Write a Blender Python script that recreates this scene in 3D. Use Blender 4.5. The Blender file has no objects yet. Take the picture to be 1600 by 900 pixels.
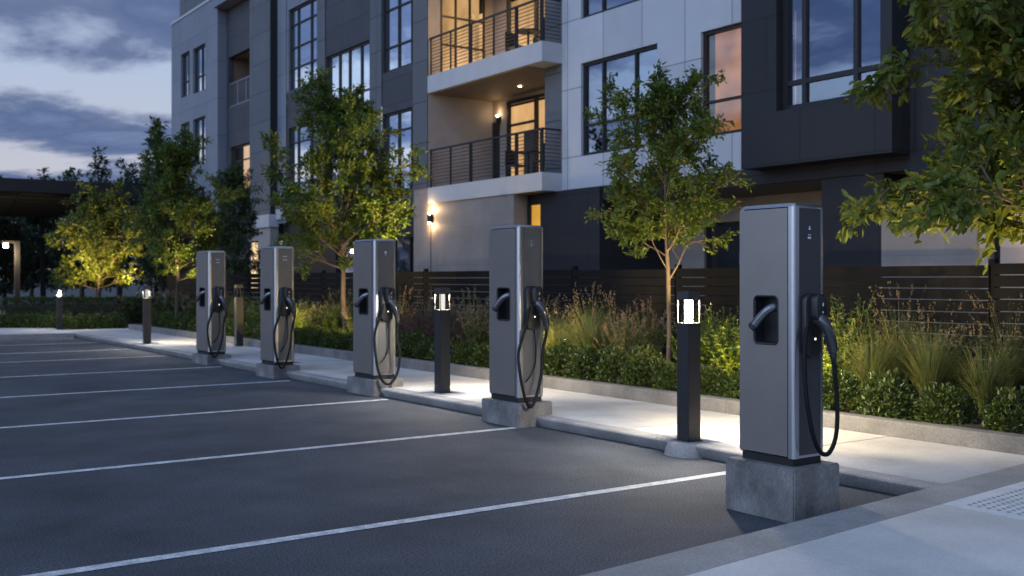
import bpy, bmesh, math, random
import numpy as np
from mathutils import Vector

S = bpy.context.scene
C = S.collection
R = math.radians
random.seed(7)

# ------------------------------------------------------------------ camera, sky, sun, exposure
cam_d = bpy.data.cameras.new('camera')
cam = bpy.data.objects.new('camera', cam_d)
C.objects.link(cam)
S.camera = cam
YAW = math.atan(1150 / 1644)
cam.location = (0, 0, 1.6)
cam.rotation_euler = (R(90), 0, -YAW)
cam_d.sensor_width = 36
cam_d.lens = 36 * 1644 / 1600
cam_d.shift_y = -13 / 1600
cam_d.clip_start = 0.05
cam_d.clip_end = 2000
cam_d.dof.use_dof = True
cam_d.dof.focus_distance = 7.6
cam_d.dof.aperture_fstop = 2.6

S.render.engine = 'CYCLES'
S.cycles.use_denoising = True
S.cycles.max_bounces = 6
S.cycles.transparent_max_bounces = 12
S.cycles.use_light_tree = True
S.cycles.sample_clamp_indirect = 4.0
S.cycles.caustics_reflective = False
S.cycles.caustics_refractive = False
S.view_settings.view_transform = 'Standard'
S.view_settings.look = 'None'
S.view_settings.exposure = 0.0
S.view_settings.gamma = 1.0
S.view_settings.use_curve_mapping = False

SUN_DIR = Vector((-0.93, -0.30, 0.20)).normalized()       # the side of the sky that still glows, behind the camera's left


CLOUD_SHIFT = (3.3, 4.6, 3.3)


def build_world():
    w = bpy.data.worlds.new('World')
    S.world = w
    w.use_nodes = True
    nt = w.node_tree
    N, L = nt.nodes, nt.links
    N.clear()

    def node(t, **kw):
        n = N.new(t)
        for k, v in kw.items():
            setattr(n, k, v)
        return n

    def mth(op, a, b=None, clamp=False):
        n = node('ShaderNodeMath', operation=op, use_clamp=clamp)
        for i, v in enumerate((a, b)):
            if v is None:
                continue
            if isinstance(v, (int, float)):
                n.inputs[i].default_value = v
            else:
                L.new(v, n.inputs[i])
        return n.outputs[0]

    def ramp(fac, stops):
        n = node('ShaderNodeValToRGB')
        e = n.color_ramp.elements
        while len(e) < len(stops):
            e.new(0.5)
        for el, (p, c) in zip(e, stops):
            el.position = p
            el.color = (*c, 1) if len(c) == 3 else c
        L.new(fac, n.inputs[0])
        return n.outputs[0]

    def mix(fac, a, b, bt='MIX'):
        n = node('ShaderNodeMix', data_type='RGBA', blend_type=bt)
        for sock, v in ((n.inputs[0], fac), (n.inputs[6], a), (n.inputs[7], b)):
            if isinstance(v, (int, float)):
                sock.default_value = v
            elif isinstance(v, tuple):
                sock.default_value = (*v, 1)
            else:
                L.new(v, sock)
        return n.outputs[2]

    tc = node('ShaderNodeTexCoord')
    d = tc.outputs['Generated']
    sp = node('ShaderNodeSeparateXYZ')
    L.new(d, sp.inputs[0])
    zc = mth('MAXIMUM', sp.outputs[2], 0.0)
    # clear dusk sky
    sky = node('ShaderNodeTexSky', sky_type='NISHITA', sun_disc=False)
    sky.sun_elevation = R(2.0)
    sky.sun_rotation = math.atan2(SUN_DIR.x, SUN_DIR.y)
    skc = mix(1.0, sky.outputs[0], (0.07, 0.075, 0.10), 'MULTIPLY')
    clear = mix(0.25, ramp(zc, [(0.0, (0.72, 0.64, 0.69)), (0.09, (0.70, 0.71, 0.82)), (0.20, (0.56, 0.69, 0.94)), (0.5, (0.17, 0.26, 0.52)), (1.0, (0.12, 0.18, 0.40))]), skc)
    # cloud decks on a plane far overhead
    den = mth('ADD', zc, 0.07)
    cx = mth('DIVIDE', sp.outputs[0], den)
    cy = mth('DIVIDE', sp.outputs[1], den)
    cv = node('ShaderNodeCombineXYZ')
    L.new(cx, cv.inputs[0])
    L.new(cy, cv.inputs[1])
    mp = node('ShaderNodeMapping')
    L.new(cv.outputs[0], mp.inputs[0])
    mp.inputs['Rotation'].default_value = (0, 0, R(17))
    mp.inputs['Scale'].default_value = (1.15, 0.75, 1)
    mp.inputs['Location'].default_value = CLOUD_SHIFT
    nz = node('ShaderNodeTexNoise')
    L.new(mp.outputs[0], nz.inputs['Vector'])
    nz.inputs['Scale'].default_value = 1.0
    nz.inputs['Detail'].default_value = 9
    nz.inputs['Roughness'].default_value = 0.57
    nz.inputs['Distortion'].default_value = 0.25
    band = ramp(zc, [(0.0, (.5, .5, .5)), (0.08, (.54, .54, .54)), (0.108, (.42, .42, .42)), (0.126, (.59, .59, .59)), (0.142, (.58, .58, .58)), (0.160, (.40, .40, .40)), (0.176, (.43, .43, .43)), (0.196, (.58, .58, .58)), (0.30, (.60, .60, .60)), (1.0, (.75, .75, .75))])
    cov = mth('ADD', nz.outputs[0], mth('SUBTRACT', band, 0.5))
    mask = ramp(cov, [(0.445, (0, 0, 0)), (0.485, (0.42, 0.42, 0.42)), (0.545, (1, 1, 1))])
    cloud = ramp(cov, [(0.43, (0.36, 0.40, 0.55)), (0.50, (0.185, 0.235, 0.395)), (0.60, (0.108, 0.158, 0.305)), (0.72, (0.20, 0.27, 0.44)), (0.85, (0.32, 0.40, 0.58))])
    col = mix(mask, clear, cloud)
    # the sunset side is brighter
    vd = node('ShaderNodeVectorMath', operation='DOT_PRODUCT')
    L.new(d, vd.inputs[0])
    vd.inputs[1].default_value = SUN_DIR
    glow = mth('POWER', mth('MAXIMUM', vd.outputs['Value'], 0.0), 1.6)
    glowc = mix(1.0, col, mix(glow, (1, 1, 1), (4.0, 4.6, 4.8)), 'MULTIPLY')
    # below the horizon: dim
    below = ramp(mth('ADD', mth('MULTIPLY', sp.outputs[2], 10.0), 0.5, True), [(0.35, (0.05, 0.055, 0.07)), (0.5, (1, 1, 1))])
    fin = mix(1.0, glowc, below, 'MULTIPLY')
    bg = node('ShaderNodeBackground')
    L.new(fin, bg.inputs[0])
    bg.inputs[1].default_value = 1.0
    out = node('ShaderNodeOutputWorld')
    L.new(bg.outputs[0], out.inputs[0])


build_world()

sun_d = bpy.data.lights.new('dusk_glow', 'SUN')
sun_d.energy = 0.45
sun_d.angle = R(40)
sun_d.color = (0.74, 0.86, 1.0)
sun = bpy.data.objects.new('dusk_glow', sun_d)
C.objects.link(sun)
sun.rotation_euler = Vector((-0.80, -0.30, 0.55)).to_track_quat('Z', 'Y').to_euler()

# ------------------------------------------------------------------ helpers
M = {}


def material(name, base, rough=0.6, metal=0.0, var=0.0, scale=8.0, bump=0.0, bscale=60.0, stretch=(1, 1, 1), spec=0.5,
             island=None, transl=0.0, tcol=None, coat=0.0, detail=5, ramp_pos=(0.3, 0.7), speck=0.0, sscale=160.0):
    """Principled material whose base colour wanders by noise (var) or from leaf to leaf (island = second colour)."""
    m = bpy.data.materials.new(name)
    m.use_nodes = True
    nt = m.node_tree
    N, L = nt.nodes, nt.links
    p = N['Principled BSDF']
    p.inputs['Base Color'].default_value = (*base, 1)
    p.inputs['Roughness'].default_value = rough
    p.inputs['Metallic'].default_value = metal
    p.inputs['Specular IOR Level'].default_value = spec
    p.inputs['Coat Weight'].default_value = coat
    tc = N.new('ShaderNodeTexCoord')
    mp = N.new('ShaderNodeMapping')
    mp.inputs['Scale'].default_value = stretch
    L.new(tc.outputs['Object'], mp.inputs[0])
    colsock = None
    if var > 0:
        n = N.new('ShaderNodeTexNoise')
        n.inputs['Scale'].default_value = scale
        n.inputs['Detail'].default_value = detail
        n.inputs['Roughness'].default_value = 0.6
        L.new(mp.outputs[0], n.inputs['Vector'])
        r = N.new('ShaderNodeValToRGB')
        r.color_ramp.elements[0].position = ramp_pos[0]
        r.color_ramp.elements[1].position = ramp_pos[1]
        r.color_ramp.elements[0].color = (*[c * (1 - var) for c in base], 1)
        r.color_ramp.elements[1].color = (*[min(1, c * (1 + var)) for c in base], 1)
        L.new(n.outputs[0], r.inputs[0])
        colsock = r.outputs[0]
    if island:
        g = N.new('ShaderNodeNewGeometry')
        r = N.new('ShaderNodeValToRGB')
        e = r.color_ramp.elements
        stops = [base] + list(island)
        while len(e) < len(stops):
            e.new(0.5)
        for i, cc in enumerate(stops):
            e[i].position = i / (len(stops) - 1)
            e[i].color = (*cc, 1)
        L.new(g.outputs['Random Per Island'], r.inputs[0])
        colsock = r.outputs[0]
    if speck > 0 and colsock is not None:
        n3 = N.new('ShaderNodeTexNoise')
        n3.inputs['Scale'].default_value = sscale
        n3.inputs['Detail'].default_value = 3
        L.new(mp.outputs[0], n3.inputs['Vector'])
        r3 = N.new('ShaderNodeMapRange')
        r3.inputs[1].default_value = 0.32
        r3.inputs[2].default_value = 0.68
        r3.inputs[3].default_value = 1 - speck
        r3.inputs[4].default_value = 1 + speck
        L.new(n3.outputs[0], r3.inputs[0])
        m3 = N.new('ShaderNodeVectorMath')
        m3.operation = 'SCALE'
        L.new(colsock, m3.inputs[0])
        L.new(r3.outputs[0], m3.inputs['Scale'])
        colsock = m3.outputs[0]
    if colsock is not None:
        L.new(colsock, p.inputs['Base Color'])
    if bump > 0:
        n2 = N.new('ShaderNodeTexNoise')
        n2.inputs['Scale'].default_value = bscale
        n2.inputs['Detail'].default_value = 4
        L.new(mp.outputs[0], n2.inputs['Vector'])
        b = N.new('ShaderNodeBump')
        b.inputs['Strength'].default_value = bump
        b.inputs['Distance'].default_value = 0.01
        L.new(n2.outputs[0], b.inputs['Height'])
        L.new(b.outputs[0], p.inputs['Normal'])
    if transl > 0:
        t = N.new('ShaderNodeBsdfTranslucent')
        t.inputs[0].default_value = (*(tcol or base), 1)
        if colsock is not None and tcol is None:
            L.new(colsock, t.inputs[0])
        mx = N.new('ShaderNodeMixShader')
        mx.inputs[0].default_value = transl
        L.new(p.outputs[0], mx.inputs[1])
        L.new(t.outputs[0], mx.inputs[2])
        L.new(mx.outputs[0], N['Material Output'].inputs[0])
    M[name] = m
    return m


def emission(name, col, strength, var=0.0, scale=(1, 1, 1)):
    m = bpy.data.materials.new(name)
    m.use_nodes = True
    nt = m.node_tree
    N, L = nt.nodes, nt.links
    N.remove(N['Principled BSDF'])
    e = N.new('ShaderNodeEmission')
    e.inputs[0].default_value = (*col, 1)
    e.inputs[1].default_value = strength
    if var > 0:
        tc = N.new('ShaderNodeTexCoord')
        mp = N.new('ShaderNodeMapping')
        mp.inputs['Scale'].default_value = scale
        n = N.new('ShaderNodeTexNoise')
        n.inputs['Scale'].default_value = 1.0
        n.inputs['Detail'].default_value = 3
        r = N.new('ShaderNodeMapRange')
        r.inputs[1].default_value = 0.3
        r.inputs[2].default_value = 0.7
        r.inputs[3].default_value = strength * (1 - var)
        r.inputs[4].default_value = strength * (1 + var)
        L.new(tc.outputs['Object'], mp.inputs[0])
        L.new(mp.outputs[0], n.inputs['Vector'])
        L.new(n.outputs[0], r.inputs[0])
        L.new(r.outputs[0], e.inputs[1])
    L.new(e.outputs[0], N['Material Output'].inputs[0])
    M[name] = m
    return m


def glass(name, gloss, tint=(1, 1, 1), refl=(0.9, 0.95, 1.0), rough=0.01, wob=0.0, graze=0.9):
    """Thin sheet glass: lets light straight through and mirrors a share of what is before it."""
    m = bpy.data.materials.new(name)
    m.use_nodes = True
    nt = m.node_tree
    N, L = nt.nodes, nt.links
    N.remove(N['Principled BSDF'])
    t = N.new('ShaderNodeBsdfTransparent')
    t.inputs[0].default_value = (*tint, 1)
    g = N.new('ShaderNodeBsdfGlossy')
    g.inputs[0].default_value = (*refl, 1)
    g.inputs['Roughness'].default_value = rough
    if wob:
        tc = N.new('ShaderNodeTexCoord')
        n = N.new('ShaderNodeTexNoise')
        n.inputs['Scale'].default_value = 0.9
        b = N.new('ShaderNodeBump')
        b.inputs['Strength'].default_value = wob
        b.inputs['Distance'].default_value = 0.02
        L.new(tc.outputs['Object'], n.inputs['Vector'])
        L.new(n.outputs[0], b.inputs['Height'])
        L.new(b.outputs[0], g.inputs['Normal'])
    ge = N.new('ShaderNodeNewGeometry')
    dp = N.new('ShaderNodeVectorMath')
    dp.operation = 'DOT_PRODUCT'
    L.new(ge.outputs['Normal'], dp.inputs[0])
    L.new(ge.outputs['Incoming'], dp.inputs[1])

    def mm(op, a, b=0.0):
        q = N.new('ShaderNodeMath')
        q.operation = op
        for i, v in enumerate((a, b)):
            if isinstance(v, (int, float)):
                q.inputs[i].default_value = v
            else:
                L.new(v, q.inputs[i])
        return q.outputs[0]
    frs = mm('ADD', mm('MULTIPLY', mm('POWER', mm('SUBTRACT', 1.0, mm('ABSOLUTE', dp.outputs['Value'])), 5.0), graze), 0.05 * graze)
    ad = N.new('ShaderNodeMath')
    ad.operation = 'ADD'
    ad.use_clamp = True
    ad.inputs[1].default_value = gloss
    L.new(frs, ad.inputs[0])
    mx = N.new('ShaderNodeMixShader')
    L.new(ad.outputs[0], mx.inputs[0])
    L.new(t.outputs[0], mx.inputs[1])
    L.new(g.outputs[0], mx.inputs[2])
    L.new(mx.outputs[0], N['Material Output'].inputs[0])
    M[name] = m
    return m


def panels(name, base, bw, bh, var=0.10, rough=0.55, joint=0.010, jcol=0.35, offs=0.5, loc=(0, 0)):
    """Facade boards: joint lines and a slight tone change from board to board, in the wall's own y-z plane."""
    m = material(name, base, rough, var=var, scale=1.2, bump=0.05, bscale=30, spec=0.3, detail=9)
    nt = m.node_tree
    N, L = nt.nodes, nt.links
    p = N['Principled BSDF']
    src = p.inputs['Base Color'].links[0].from_socket
    g = N.new('ShaderNodeNewGeometry')
    sp = N.new('ShaderNodeSeparateXYZ')
    L.new(g.outputs['Position'], sp.inputs[0])
    ad = N.new('ShaderNodeMath')
    ad.operation = 'ADD'
    L.new(sp.outputs[0], ad.inputs[0])
    L.new(sp.outputs[1], ad.inputs[1])
    cb = N.new('ShaderNodeCombineXYZ')
    L.new(ad.outputs[0], cb.inputs[0])
    L.new(sp.outputs[2], cb.inputs[1])
    mp = N.new('ShaderNodeMapping')
    mp.inputs['Location'].default_value = (*loc, 0)
    L.new(cb.outputs[0], mp.inputs[0])
    br = N.new('ShaderNodeTexBrick')
    br.offset = offs
    br.inputs['Color1'].default_value = (0.93, 0.93, 0.93, 1)
    br.inputs['Color2'].default_value = (1.07, 1.07, 1.07, 1)
    br.inputs['Mortar'].default_value = (jcol, jcol, jcol, 1)
    br.inputs['Scale'].default_value = 1
    br.inputs['Mortar Size'].default_value = joint
    br.inputs['Mortar Smooth'].default_value = 0.1
    br.inputs['Brick Width'].default_value = bw
    br.inputs['Row Height'].default_value = bh
    L.new(mp.outputs[0], br.inputs['Vector'])
    mx = N.new('ShaderNodeMix')
    mx.data_type = 'RGBA'
    mx.blend_type = 'MULTIPLY'
    mx.inputs[0].default_value = 1
    L.new(src, mx.inputs[6])
    L.new(br.outputs[0], mx.inputs[7])
    L.new(mx.outputs[2], p.inputs['Base Color'])
    return m


class MB:
    """Collects shapes and links them as ONE mesh object."""

    def __init__(self):
        self.v, self.f = [], []

    def add(self, vs, fs):
        o = len(self.v)
        self.v += [tuple(map(float, a)) for a in vs]
        self.f += [tuple(i + o for i in f) for f in fs]
        return self

    def box(self, x0, x1, y0, y1, z0, z1, b=0.0):
        if b <= 0:
            vs = [(x0, y0, z0), (x1, y0, z0), (x1, y1, z0), (x0, y1, z0), (x0, y0, z1), (x1, y0, z1), (x1, y1, z1), (x0, y1, z1)]
            return self.add(vs, [(0, 3, 2, 1), (4, 5, 6, 7), (0, 1, 5, 4), (1, 2, 6, 5), (2, 3, 7, 6), (3, 0, 4, 7)])
        bm = bmesh.new()
        bmesh.ops.create_cube(bm, size=1)
        for v in bm.verts:
            v.co = Vector(((x0 + x1) / 2 + v.co.x * (x1 - x0), (y0 + y1) / 2 + v.co.y * (y1 - y0), (z0 + z1) / 2 + v.co.z * (z1 - z0)))
        bmesh.ops.bevel(bm, geom=bm.edges[:], offset=b, segments=2, affect='EDGES')
        return self.bm(bm)

    def bm(self, bm):
        bm.verts.ensure_lookup_table()
        for i, v in enumerate(bm.verts):
            v.index = i
        self.add([v.co for v in bm.verts], [[v.index for v in f.verts] for f in bm.faces])
        bm.free()
        return self

    def quad(self, a, b, c, d):
        return self.add([a, b, c, d], [(0, 1, 2, 3)])

    def loft(self, rings, cap=True):
        n = len(rings[0])
        vs = [p for r in rings for p in r]
        fs = []
        for i in range(len(rings) - 1):
            for j in range(n):
                k = (j + 1) % n
                fs.append((i * n + j, i * n + k, (i + 1) * n + k, (i + 1) * n + j))
        if cap:
            fs.append(tuple(range(n))[::-1])
            fs.append(tuple((len(rings) - 1) * n + j for j in range(n)))
        return self.add(vs, fs)

    def tube(self, pts, rad, n=8, flat=1.0, cap=True):
        pts = [Vector(p) for p in pts]
        if not hasattr(rad, '__len__'):
            rad = [rad] * len(pts)
        rings = []
        ref = None
        for i, p in enumerate(pts):
            t = (pts[min(i + 1, len(pts) - 1)] - pts[max(i - 1, 0)])
            if t.length < 1e-9:
                t = Vector((0, 0, 1))
            t.normalize()
            if ref is None:
                ref = t.orthogonal().normalized() if abs(t.x) > 0.9 else (Vector((1, 0, 0)) - t * t.x).normalized()
            ref = (ref - t * ref.dot(t))
            ref = ref.normalized() if ref.length > 1e-6 else t.orthogonal().normalized()
            s = t.cross(ref)
            rings.append([p + (ref * math.cos(a) + s * math.sin(a) * flat) * rad[i] for a in [2 * math.pi * k / n for k in range(n)]])
        return self.loft(rings, cap)

    def mesh(self, name, mat, smooth=False):
        me = bpy.data.meshes.new(name)
        me.from_pydata(self.v, [], self.f)
        me.materials.append(mat)
        if smooth:
            me.polygons.foreach_set('use_smooth', [True] * len(me.polygons))
        me.update()
        return me

    def build(self, name, mat, parent=None, smooth=False, local=False):
        if parent is not None and not local:
            off = wloc(parent)
            self.v = [(a - off.x, b - off.y, c - off.z) for a, b, c in self.v]
        return link(name, self.mesh(name, mat, smooth), parent)


def wloc(o):
    v = Vector((0, 0, 0))
    while o is not None:
        v = v + o.location
        o = o.parent
    return v


def link(name, me, parent=None, loc=None):
    o = bpy.data.objects.new(name, me)
    C.objects.link(o)
    if parent is not None:
        o.parent = parent
    if loc is not None:
        o.location = loc
    return o


def smooth_angle(o, deg=35):
    me = o.data
    me.polygons.foreach_set('use_smooth', [True] * len(me.polygons))
    try:
        me.set_sharp_from_angle(angle=R(deg))
    except Exception:
        pass
    return o


def tag(o, label=None, cat=None, group=None, kind=None):
    if label:
        o['label'] = label
    if cat:
        o['category'] = cat
    if group:
        o['group'] = group
    if kind:
        o['kind'] = kind
    return o


def thing(name, loc, label, cat, group=None, rz=0.0):
    o = link(name, None, None, loc)
    o.rotation_euler = (0, 0, rz)
    return tag(o, label, cat, group)


def structure(o):
    o['kind'] = 'structure'
    return o


def spline(pts, k=8):
    P = [Vector(p) for p in pts]
    P = [P[0] * 2 - P[1]] + P + [P[-1] * 2 - P[-2]]
    out = []
    for i in range(1, len(P) - 2):
        for j in range(k):
            t = j / k
            a, b, c, d = P[i - 1], P[i], P[i + 1], P[i + 2]
            out.append(0.5 * ((2 * b) + (c - a) * t + (2 * a - 5 * b + 4 * c - d) * t * t + (3 * b - a - 3 * c + d) * t ** 3))
    out.append(P[-2])
    return out


def rrect(cx, cy, w, h, r, n=5):
    """rounded rectangle outline, counter-clockwise, in 2-D"""
    out = []
    for sx, sy, a0 in ((1, 1, 0), (-1, 1, 90), (-1, -1, 180), (1, -1, 270)):
        for k in range(n + 1):
            a = R(a0 + 90 * k / n)
            out.append((cx + sx * (w / 2 - r) + r * math.cos(a), cy + sy * (h / 2 - r) + r * math.sin(a)))
    return out


def lamp(name, kind, loc, energy, col, parent=None, size=0.1, aim=None, spot=None, blend=0.6):
    d = bpy.data.lights.new(name, kind)
    d.energy = energy
    d.color = col
    if kind == 'AREA':
        d.size = size
    else:
        d.shadow_soft_size = size
    if kind == 'SPOT':
        d.spot_size = spot
        d.spot_blend = blend
    o = bpy.data.objects.new(name, d)
    C.objects.link(o)
    if parent is not None:
        o.parent = parent
        o.location = Vector(loc) - wloc(parent)
    else:
        o.location = loc
    if aim is not None:
        o.rotation_euler = (Vector(loc) - Vector(aim)).to_track_quat('Z', 'Y').to_euler()
    return o


# ------------------------------------------------------------------ materials
material('asphalt', (0.054, 0.060, 0.071), 0.80, var=0.40, scale=0.9, bump=0.6, bscale=110, detail=14, spec=0.35, speck=0.75, sscale=75)
material('earth', (0.05, 0.055, 0.05), 0.95, var=0.3, scale=0.5)
material('road_paint', (0.52, 0.52, 0.52), 0.7, var=0.38, scale=9, bump=0.3, bscale=110, detail=12, speck=0.25, sscale=60)
material('sidewalk', (0.40, 0.395, 0.39), 0.78, var=0.26, scale=1.1, bump=0.15, bscale=90, detail=12, speck=0.10, sscale=70)
material('pavement', (0.56, 0.525, 0.485), 0.78, var=0.18, scale=0.9, bump=0.15, bscale=90, detail=12, speck=0.08, sscale=70)
material('sidewalk_band', (0.275, 0.262, 0.248), 0.8, speck=0.18, sscale=60, var=0.22, scale=2.2, bump=0.15, bscale=70, detail=10)
material('kerb', (0.25, 0.242, 0.232), 0.82, speck=0.18, sscale=60, var=0.25, scale=3.0, bump=0.2, bscale=60, detail=10)
material('planter_kerb', (0.135, 0.132, 0.13), 0.82, speck=0.18, sscale=60, var=0.28, scale=3.0, bump=0.22, bscale=60, detail=10)
material('plinth_concrete', (0.165, 0.157, 0.148), 0.8, speck=0.18, sscale=60, var=0.5, scale=4.0, bump=0.25, bscale=55, detail=12, stretch=(1, 1, 0.6))
material('soil', (0.028, 0.022, 0.017), 0.95, var=0.5, scale=30, bump=0.9, bscale=45)
material('dark_gap', (0.03, 0.03, 0.03), 0.9)
material('tactile', (0.58, 0.57, 0.56), 0.75, var=0.12, scale=6, bump=0.1, bscale=80)
material('tactile_stud', (0.27, 0.26, 0.25), 0.8, var=0.3, scale=20)

material('side_sheet', (0.305, 0.275, 0.248), 0.36, metal=0.7, var=0.05, scale=3, spec=0.4)
material('aluminium', (0.46, 0.47, 0.49), 0.30, metal=0.95, var=0.06, scale=5, stretch=(8, 8, 0.3))
material('front_sheet', (0.060, 0.060, 0.062), 0.42, metal=0.3, var=0.05, scale=3)
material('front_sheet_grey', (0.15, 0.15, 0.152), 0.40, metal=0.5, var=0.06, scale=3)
material('black_plastic', (0.012, 0.012, 0.013), 0.38, var=0.2, scale=20, spec=0.5)
material('black_matt', (0.010, 0.010, 0.011), 0.6)
material('cable_rubber', (0.005, 0.005, 0.0055), 0.55, spec=0.2)
material('grip_plastic', (0.05, 0.05, 0.055), 0.20, metal=0.35, spec=0.6, coat=0.4)
material('grip_grey', (0.16, 0.162, 0.17), 0.24, metal=0.75, var=0.15, scale=12)
material('white_mark', (0.75, 0.76, 0.78), 0.6)
material('seam', (0.006, 0.006, 0.007), 0.8)
emission('white_led', (1, 0.98, 0.92), 2.2)

material('bollard_metal', (0.040, 0.040, 0.042), 0.42, metal=0.5, var=0.06, scale=4)
material('bollard_cap', (0.055, 0.055, 0.057), 0.45, metal=0.4)
glass('lantern_glass', 0.0, tint=(0.9, 0.9, 0.9), graze=0.0)

panels('panel_white', (0.40, 0.42, 0.455), 1.32, 1.62, var=0.05, offs=0.0, loc=(0.3, 0.35), joint=0.012, jcol=0.42)
panels('panel_light', (0.165, 0.182, 0.215), 1.8, 1.6, var=0.06, offs=0.0, loc=(0.2, 0.2), joint=0.012, jcol=0.55)
panels('panel_grey', (0.100, 0.106, 0.116), 1.6, 1.15, var=0.07, offs=0.0, loc=(0.4, 0.3), joint=0.014)
panels('panel_dark', (0.050, 0.053, 0.060), 1.7, 0.8, var=0.10, offs=0.5, loc=(0.4, 0.1), joint=0.010)
panels('panel_navy', (0.015, 0.017, 0.021), 1.55, 1.35, var=0.10, offs=0.5, loc=(0.62, 0.33), joint=0.012, jcol=0.4, rough=0.5)
panels('panel_black', (0.019, 0.019, 0.022), 1.9, 0.9, var=0.12, offs=0.0, joint=0.010, jcol=0.5)
panels('board_concrete', (0.25, 0.218, 0.192), 2.4, 1.0, var=0.16, offs=0.5, joint=0.006, jcol=0.8)
material('beige_wall', (0.42, 0.36, 0.30), 0.8, var=0.08, scale=1.5)
material('stucco', (0.29, 0.26, 0.235), 0.85, var=0.08, scale=2, bump=0.1, bscale=120)
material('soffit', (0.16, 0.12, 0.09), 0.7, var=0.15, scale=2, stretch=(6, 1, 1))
material('slab_white', (0.40, 0.41, 0.43), 0.6, var=0.06, scale=2)
material('frame_black', (0.016, 0.017, 0.020), 0.45, metal=0.3)
material('rail_black', (0.022, 0.022, 0.024), 0.45, metal=0.4)
material('rail_pale', (0.17, 0.185, 0.22), 0.4, metal=0.5)
material('room_dark', (0.05, 0.05, 0.055), 0.9)
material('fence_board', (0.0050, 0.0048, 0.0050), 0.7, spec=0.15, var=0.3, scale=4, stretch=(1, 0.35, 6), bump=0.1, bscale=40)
material('canopy_metal', (0.014, 0.014, 0.016), 0.5, metal=0.3, var=0.15, scale=1)
glass('window_glass', 0.86, tint=(0.5, 0.52, 0.56), refl=(0.88, 0.94, 1.0), wob=0.12)
glass('clear_glass', 0.07, tint=(0.85, 0.85, 0.85), wob=0.05)
glass('dim_glass', 0.36, tint=(0.6, 0.6, 0.62), refl=(0.62, 0.70, 0.85), wob=0.12)
glass('bay_glass', 0.20, tint=(0.55, 0.56, 0.6), refl=(0.62, 0.70, 0.85), wob=0.12)
emission('warm_room', (1.0, 0.58, 0.24), 0.85, 0.45, (0.9, 0.9, 0.45))
emission('warm_room_pale', (1.0, 0.62, 0.30), 0.80, 0.35, (0.7, 1.6, 0.5))
emission('amber_room', (1.0, 0.50, 0.08), 0.75, 0.25, (1, 1, 0.8))
emission('peach_room', (1.0, 0.42, 0.16), 0.38, 0.6, (0.9, 0.9, 0.8))
emission('bulb_warm', (1.0, 0.72, 0.38), 14.0)
emission('bulb_hot', (1.0, 0.80, 0.5), 40.0)
emission('sidelight', (1.0, 0.70, 0.38), 1.3, 0.35, (1, 2, 0.8))

material('bark', (0.115, 0.085, 0.06), 0.9, var=0.4, scale=14, stretch=(1, 1, 0.25), bump=0.6, bscale=40)
material('bark_dark', (0.045, 0.036, 0.03), 0.9, var=0.4, scale=14, stretch=(1, 1, 0.25))
GREENS = dict(
    leaf=[(0.050, 0.095, 0.012), (0.075, 0.13, 0.014), (0.11, 0.145, 0.015), (0.042, 0.082, 0.015)],
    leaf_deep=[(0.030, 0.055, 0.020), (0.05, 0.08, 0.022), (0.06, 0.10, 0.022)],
    leaf_olive=[(0.085, 0.125, 0.018), (0.12, 0.16, 0.022), (0.15, 0.175, 0.025), (0.07, 0.11, 0.02)],
    leaf_lime=[(0.10, 0.14, 0.018), (0.15, 0.17, 0.02), (0.08, 0.12, 0.02)],
    leaf_box=[(0.022, 0.044, 0.010), (0.042, 0.072, 0.012), (0.085, 0.115, 0.016), (0.028, 0.054, 0.012)],
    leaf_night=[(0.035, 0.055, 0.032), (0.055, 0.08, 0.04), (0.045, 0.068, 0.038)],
    blade=[(0.085, 0.125, 0.035), (0.13, 0.165, 0.045), (0.17, 0.17, 0.06), (0.065, 0.10, 0.035)],
    blade_tan=[(0.16, 0.12, 0.07), (0.20, 0.14, 0.09), (0.12, 0.10, 0.05)],
    bloom=[(0.25, 0.16, 0.10), (0.30, 0.22, 0.13), (0.19, 0.10, 0.085), (0.22, 0.20, 0.09)],
    bloom_wine=[(0.085, 0.035, 0.045), (0.13, 0.055, 0.06), (0.07, 0.05, 0.04)],
    seed=[(0.22, 0.17, 0.10), (0.28, 0.22, 0.13)],
)
for k, c in GREENS.items():
    material(k, c[0], 0.45 if 'leaf' in k else 0.6, island=c[1:], transl=0.35, spec=0.45)

# ------------------------------------------------------------------ ground, lot, kerbs, pavements
structure(MB().quad((-400, -400, -0.02), (600, -400, -0.02), (600, 900, -0.02), (-400, 900, -0.02)).build('ground', M['earth']))


def grid_sheet(x0, x1, y0, y1, z, nx, ny):
    mb = MB()
    for i in range(nx):
        for j in range(ny):
            a, b = x0 + (x1 - x0) * i / nx, x0 + (x1 - x0) * (i + 1) / nx
            c, d = y0 + (y1 - y0) * j / ny, y0 + (y1 - y0) * (j + 1) / ny
            mb.quad((a, c, z), (b, c, z), (b, d, z), (a, d, z))
    return mb


structure(grid_sheet(-40, 6.95, -6, 75, 0.0, 1, 1).build('parking_lot', M['asphalt']))
for i, (y, x1) in enumerate([(6.11, 6.62), (9.28, 6.62), (12.45, 6.68), (15.65, 6.66), (18.88, 6.70), (22.25, 6.72), (24.85, 6.72), (28.0, 6.72), (30.4, 6.70)]):
    structure(MB().quad((-0.4, y - 0.052, 0.004), (x1, y - 0.052, 0.004), (x1, y + 0.052, 0.004), (-0.4, y + 0.052, 0.004)).build('parking_line', M['road_paint']))

SW = 0.12


def fore(x):      # front and inner edge of the foreground kerb (slightly skewed to the lot)
    return 4.12 + 0.0905 * (x - 3.27), 3.815 + 0.096 * (x - 3.69)


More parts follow.
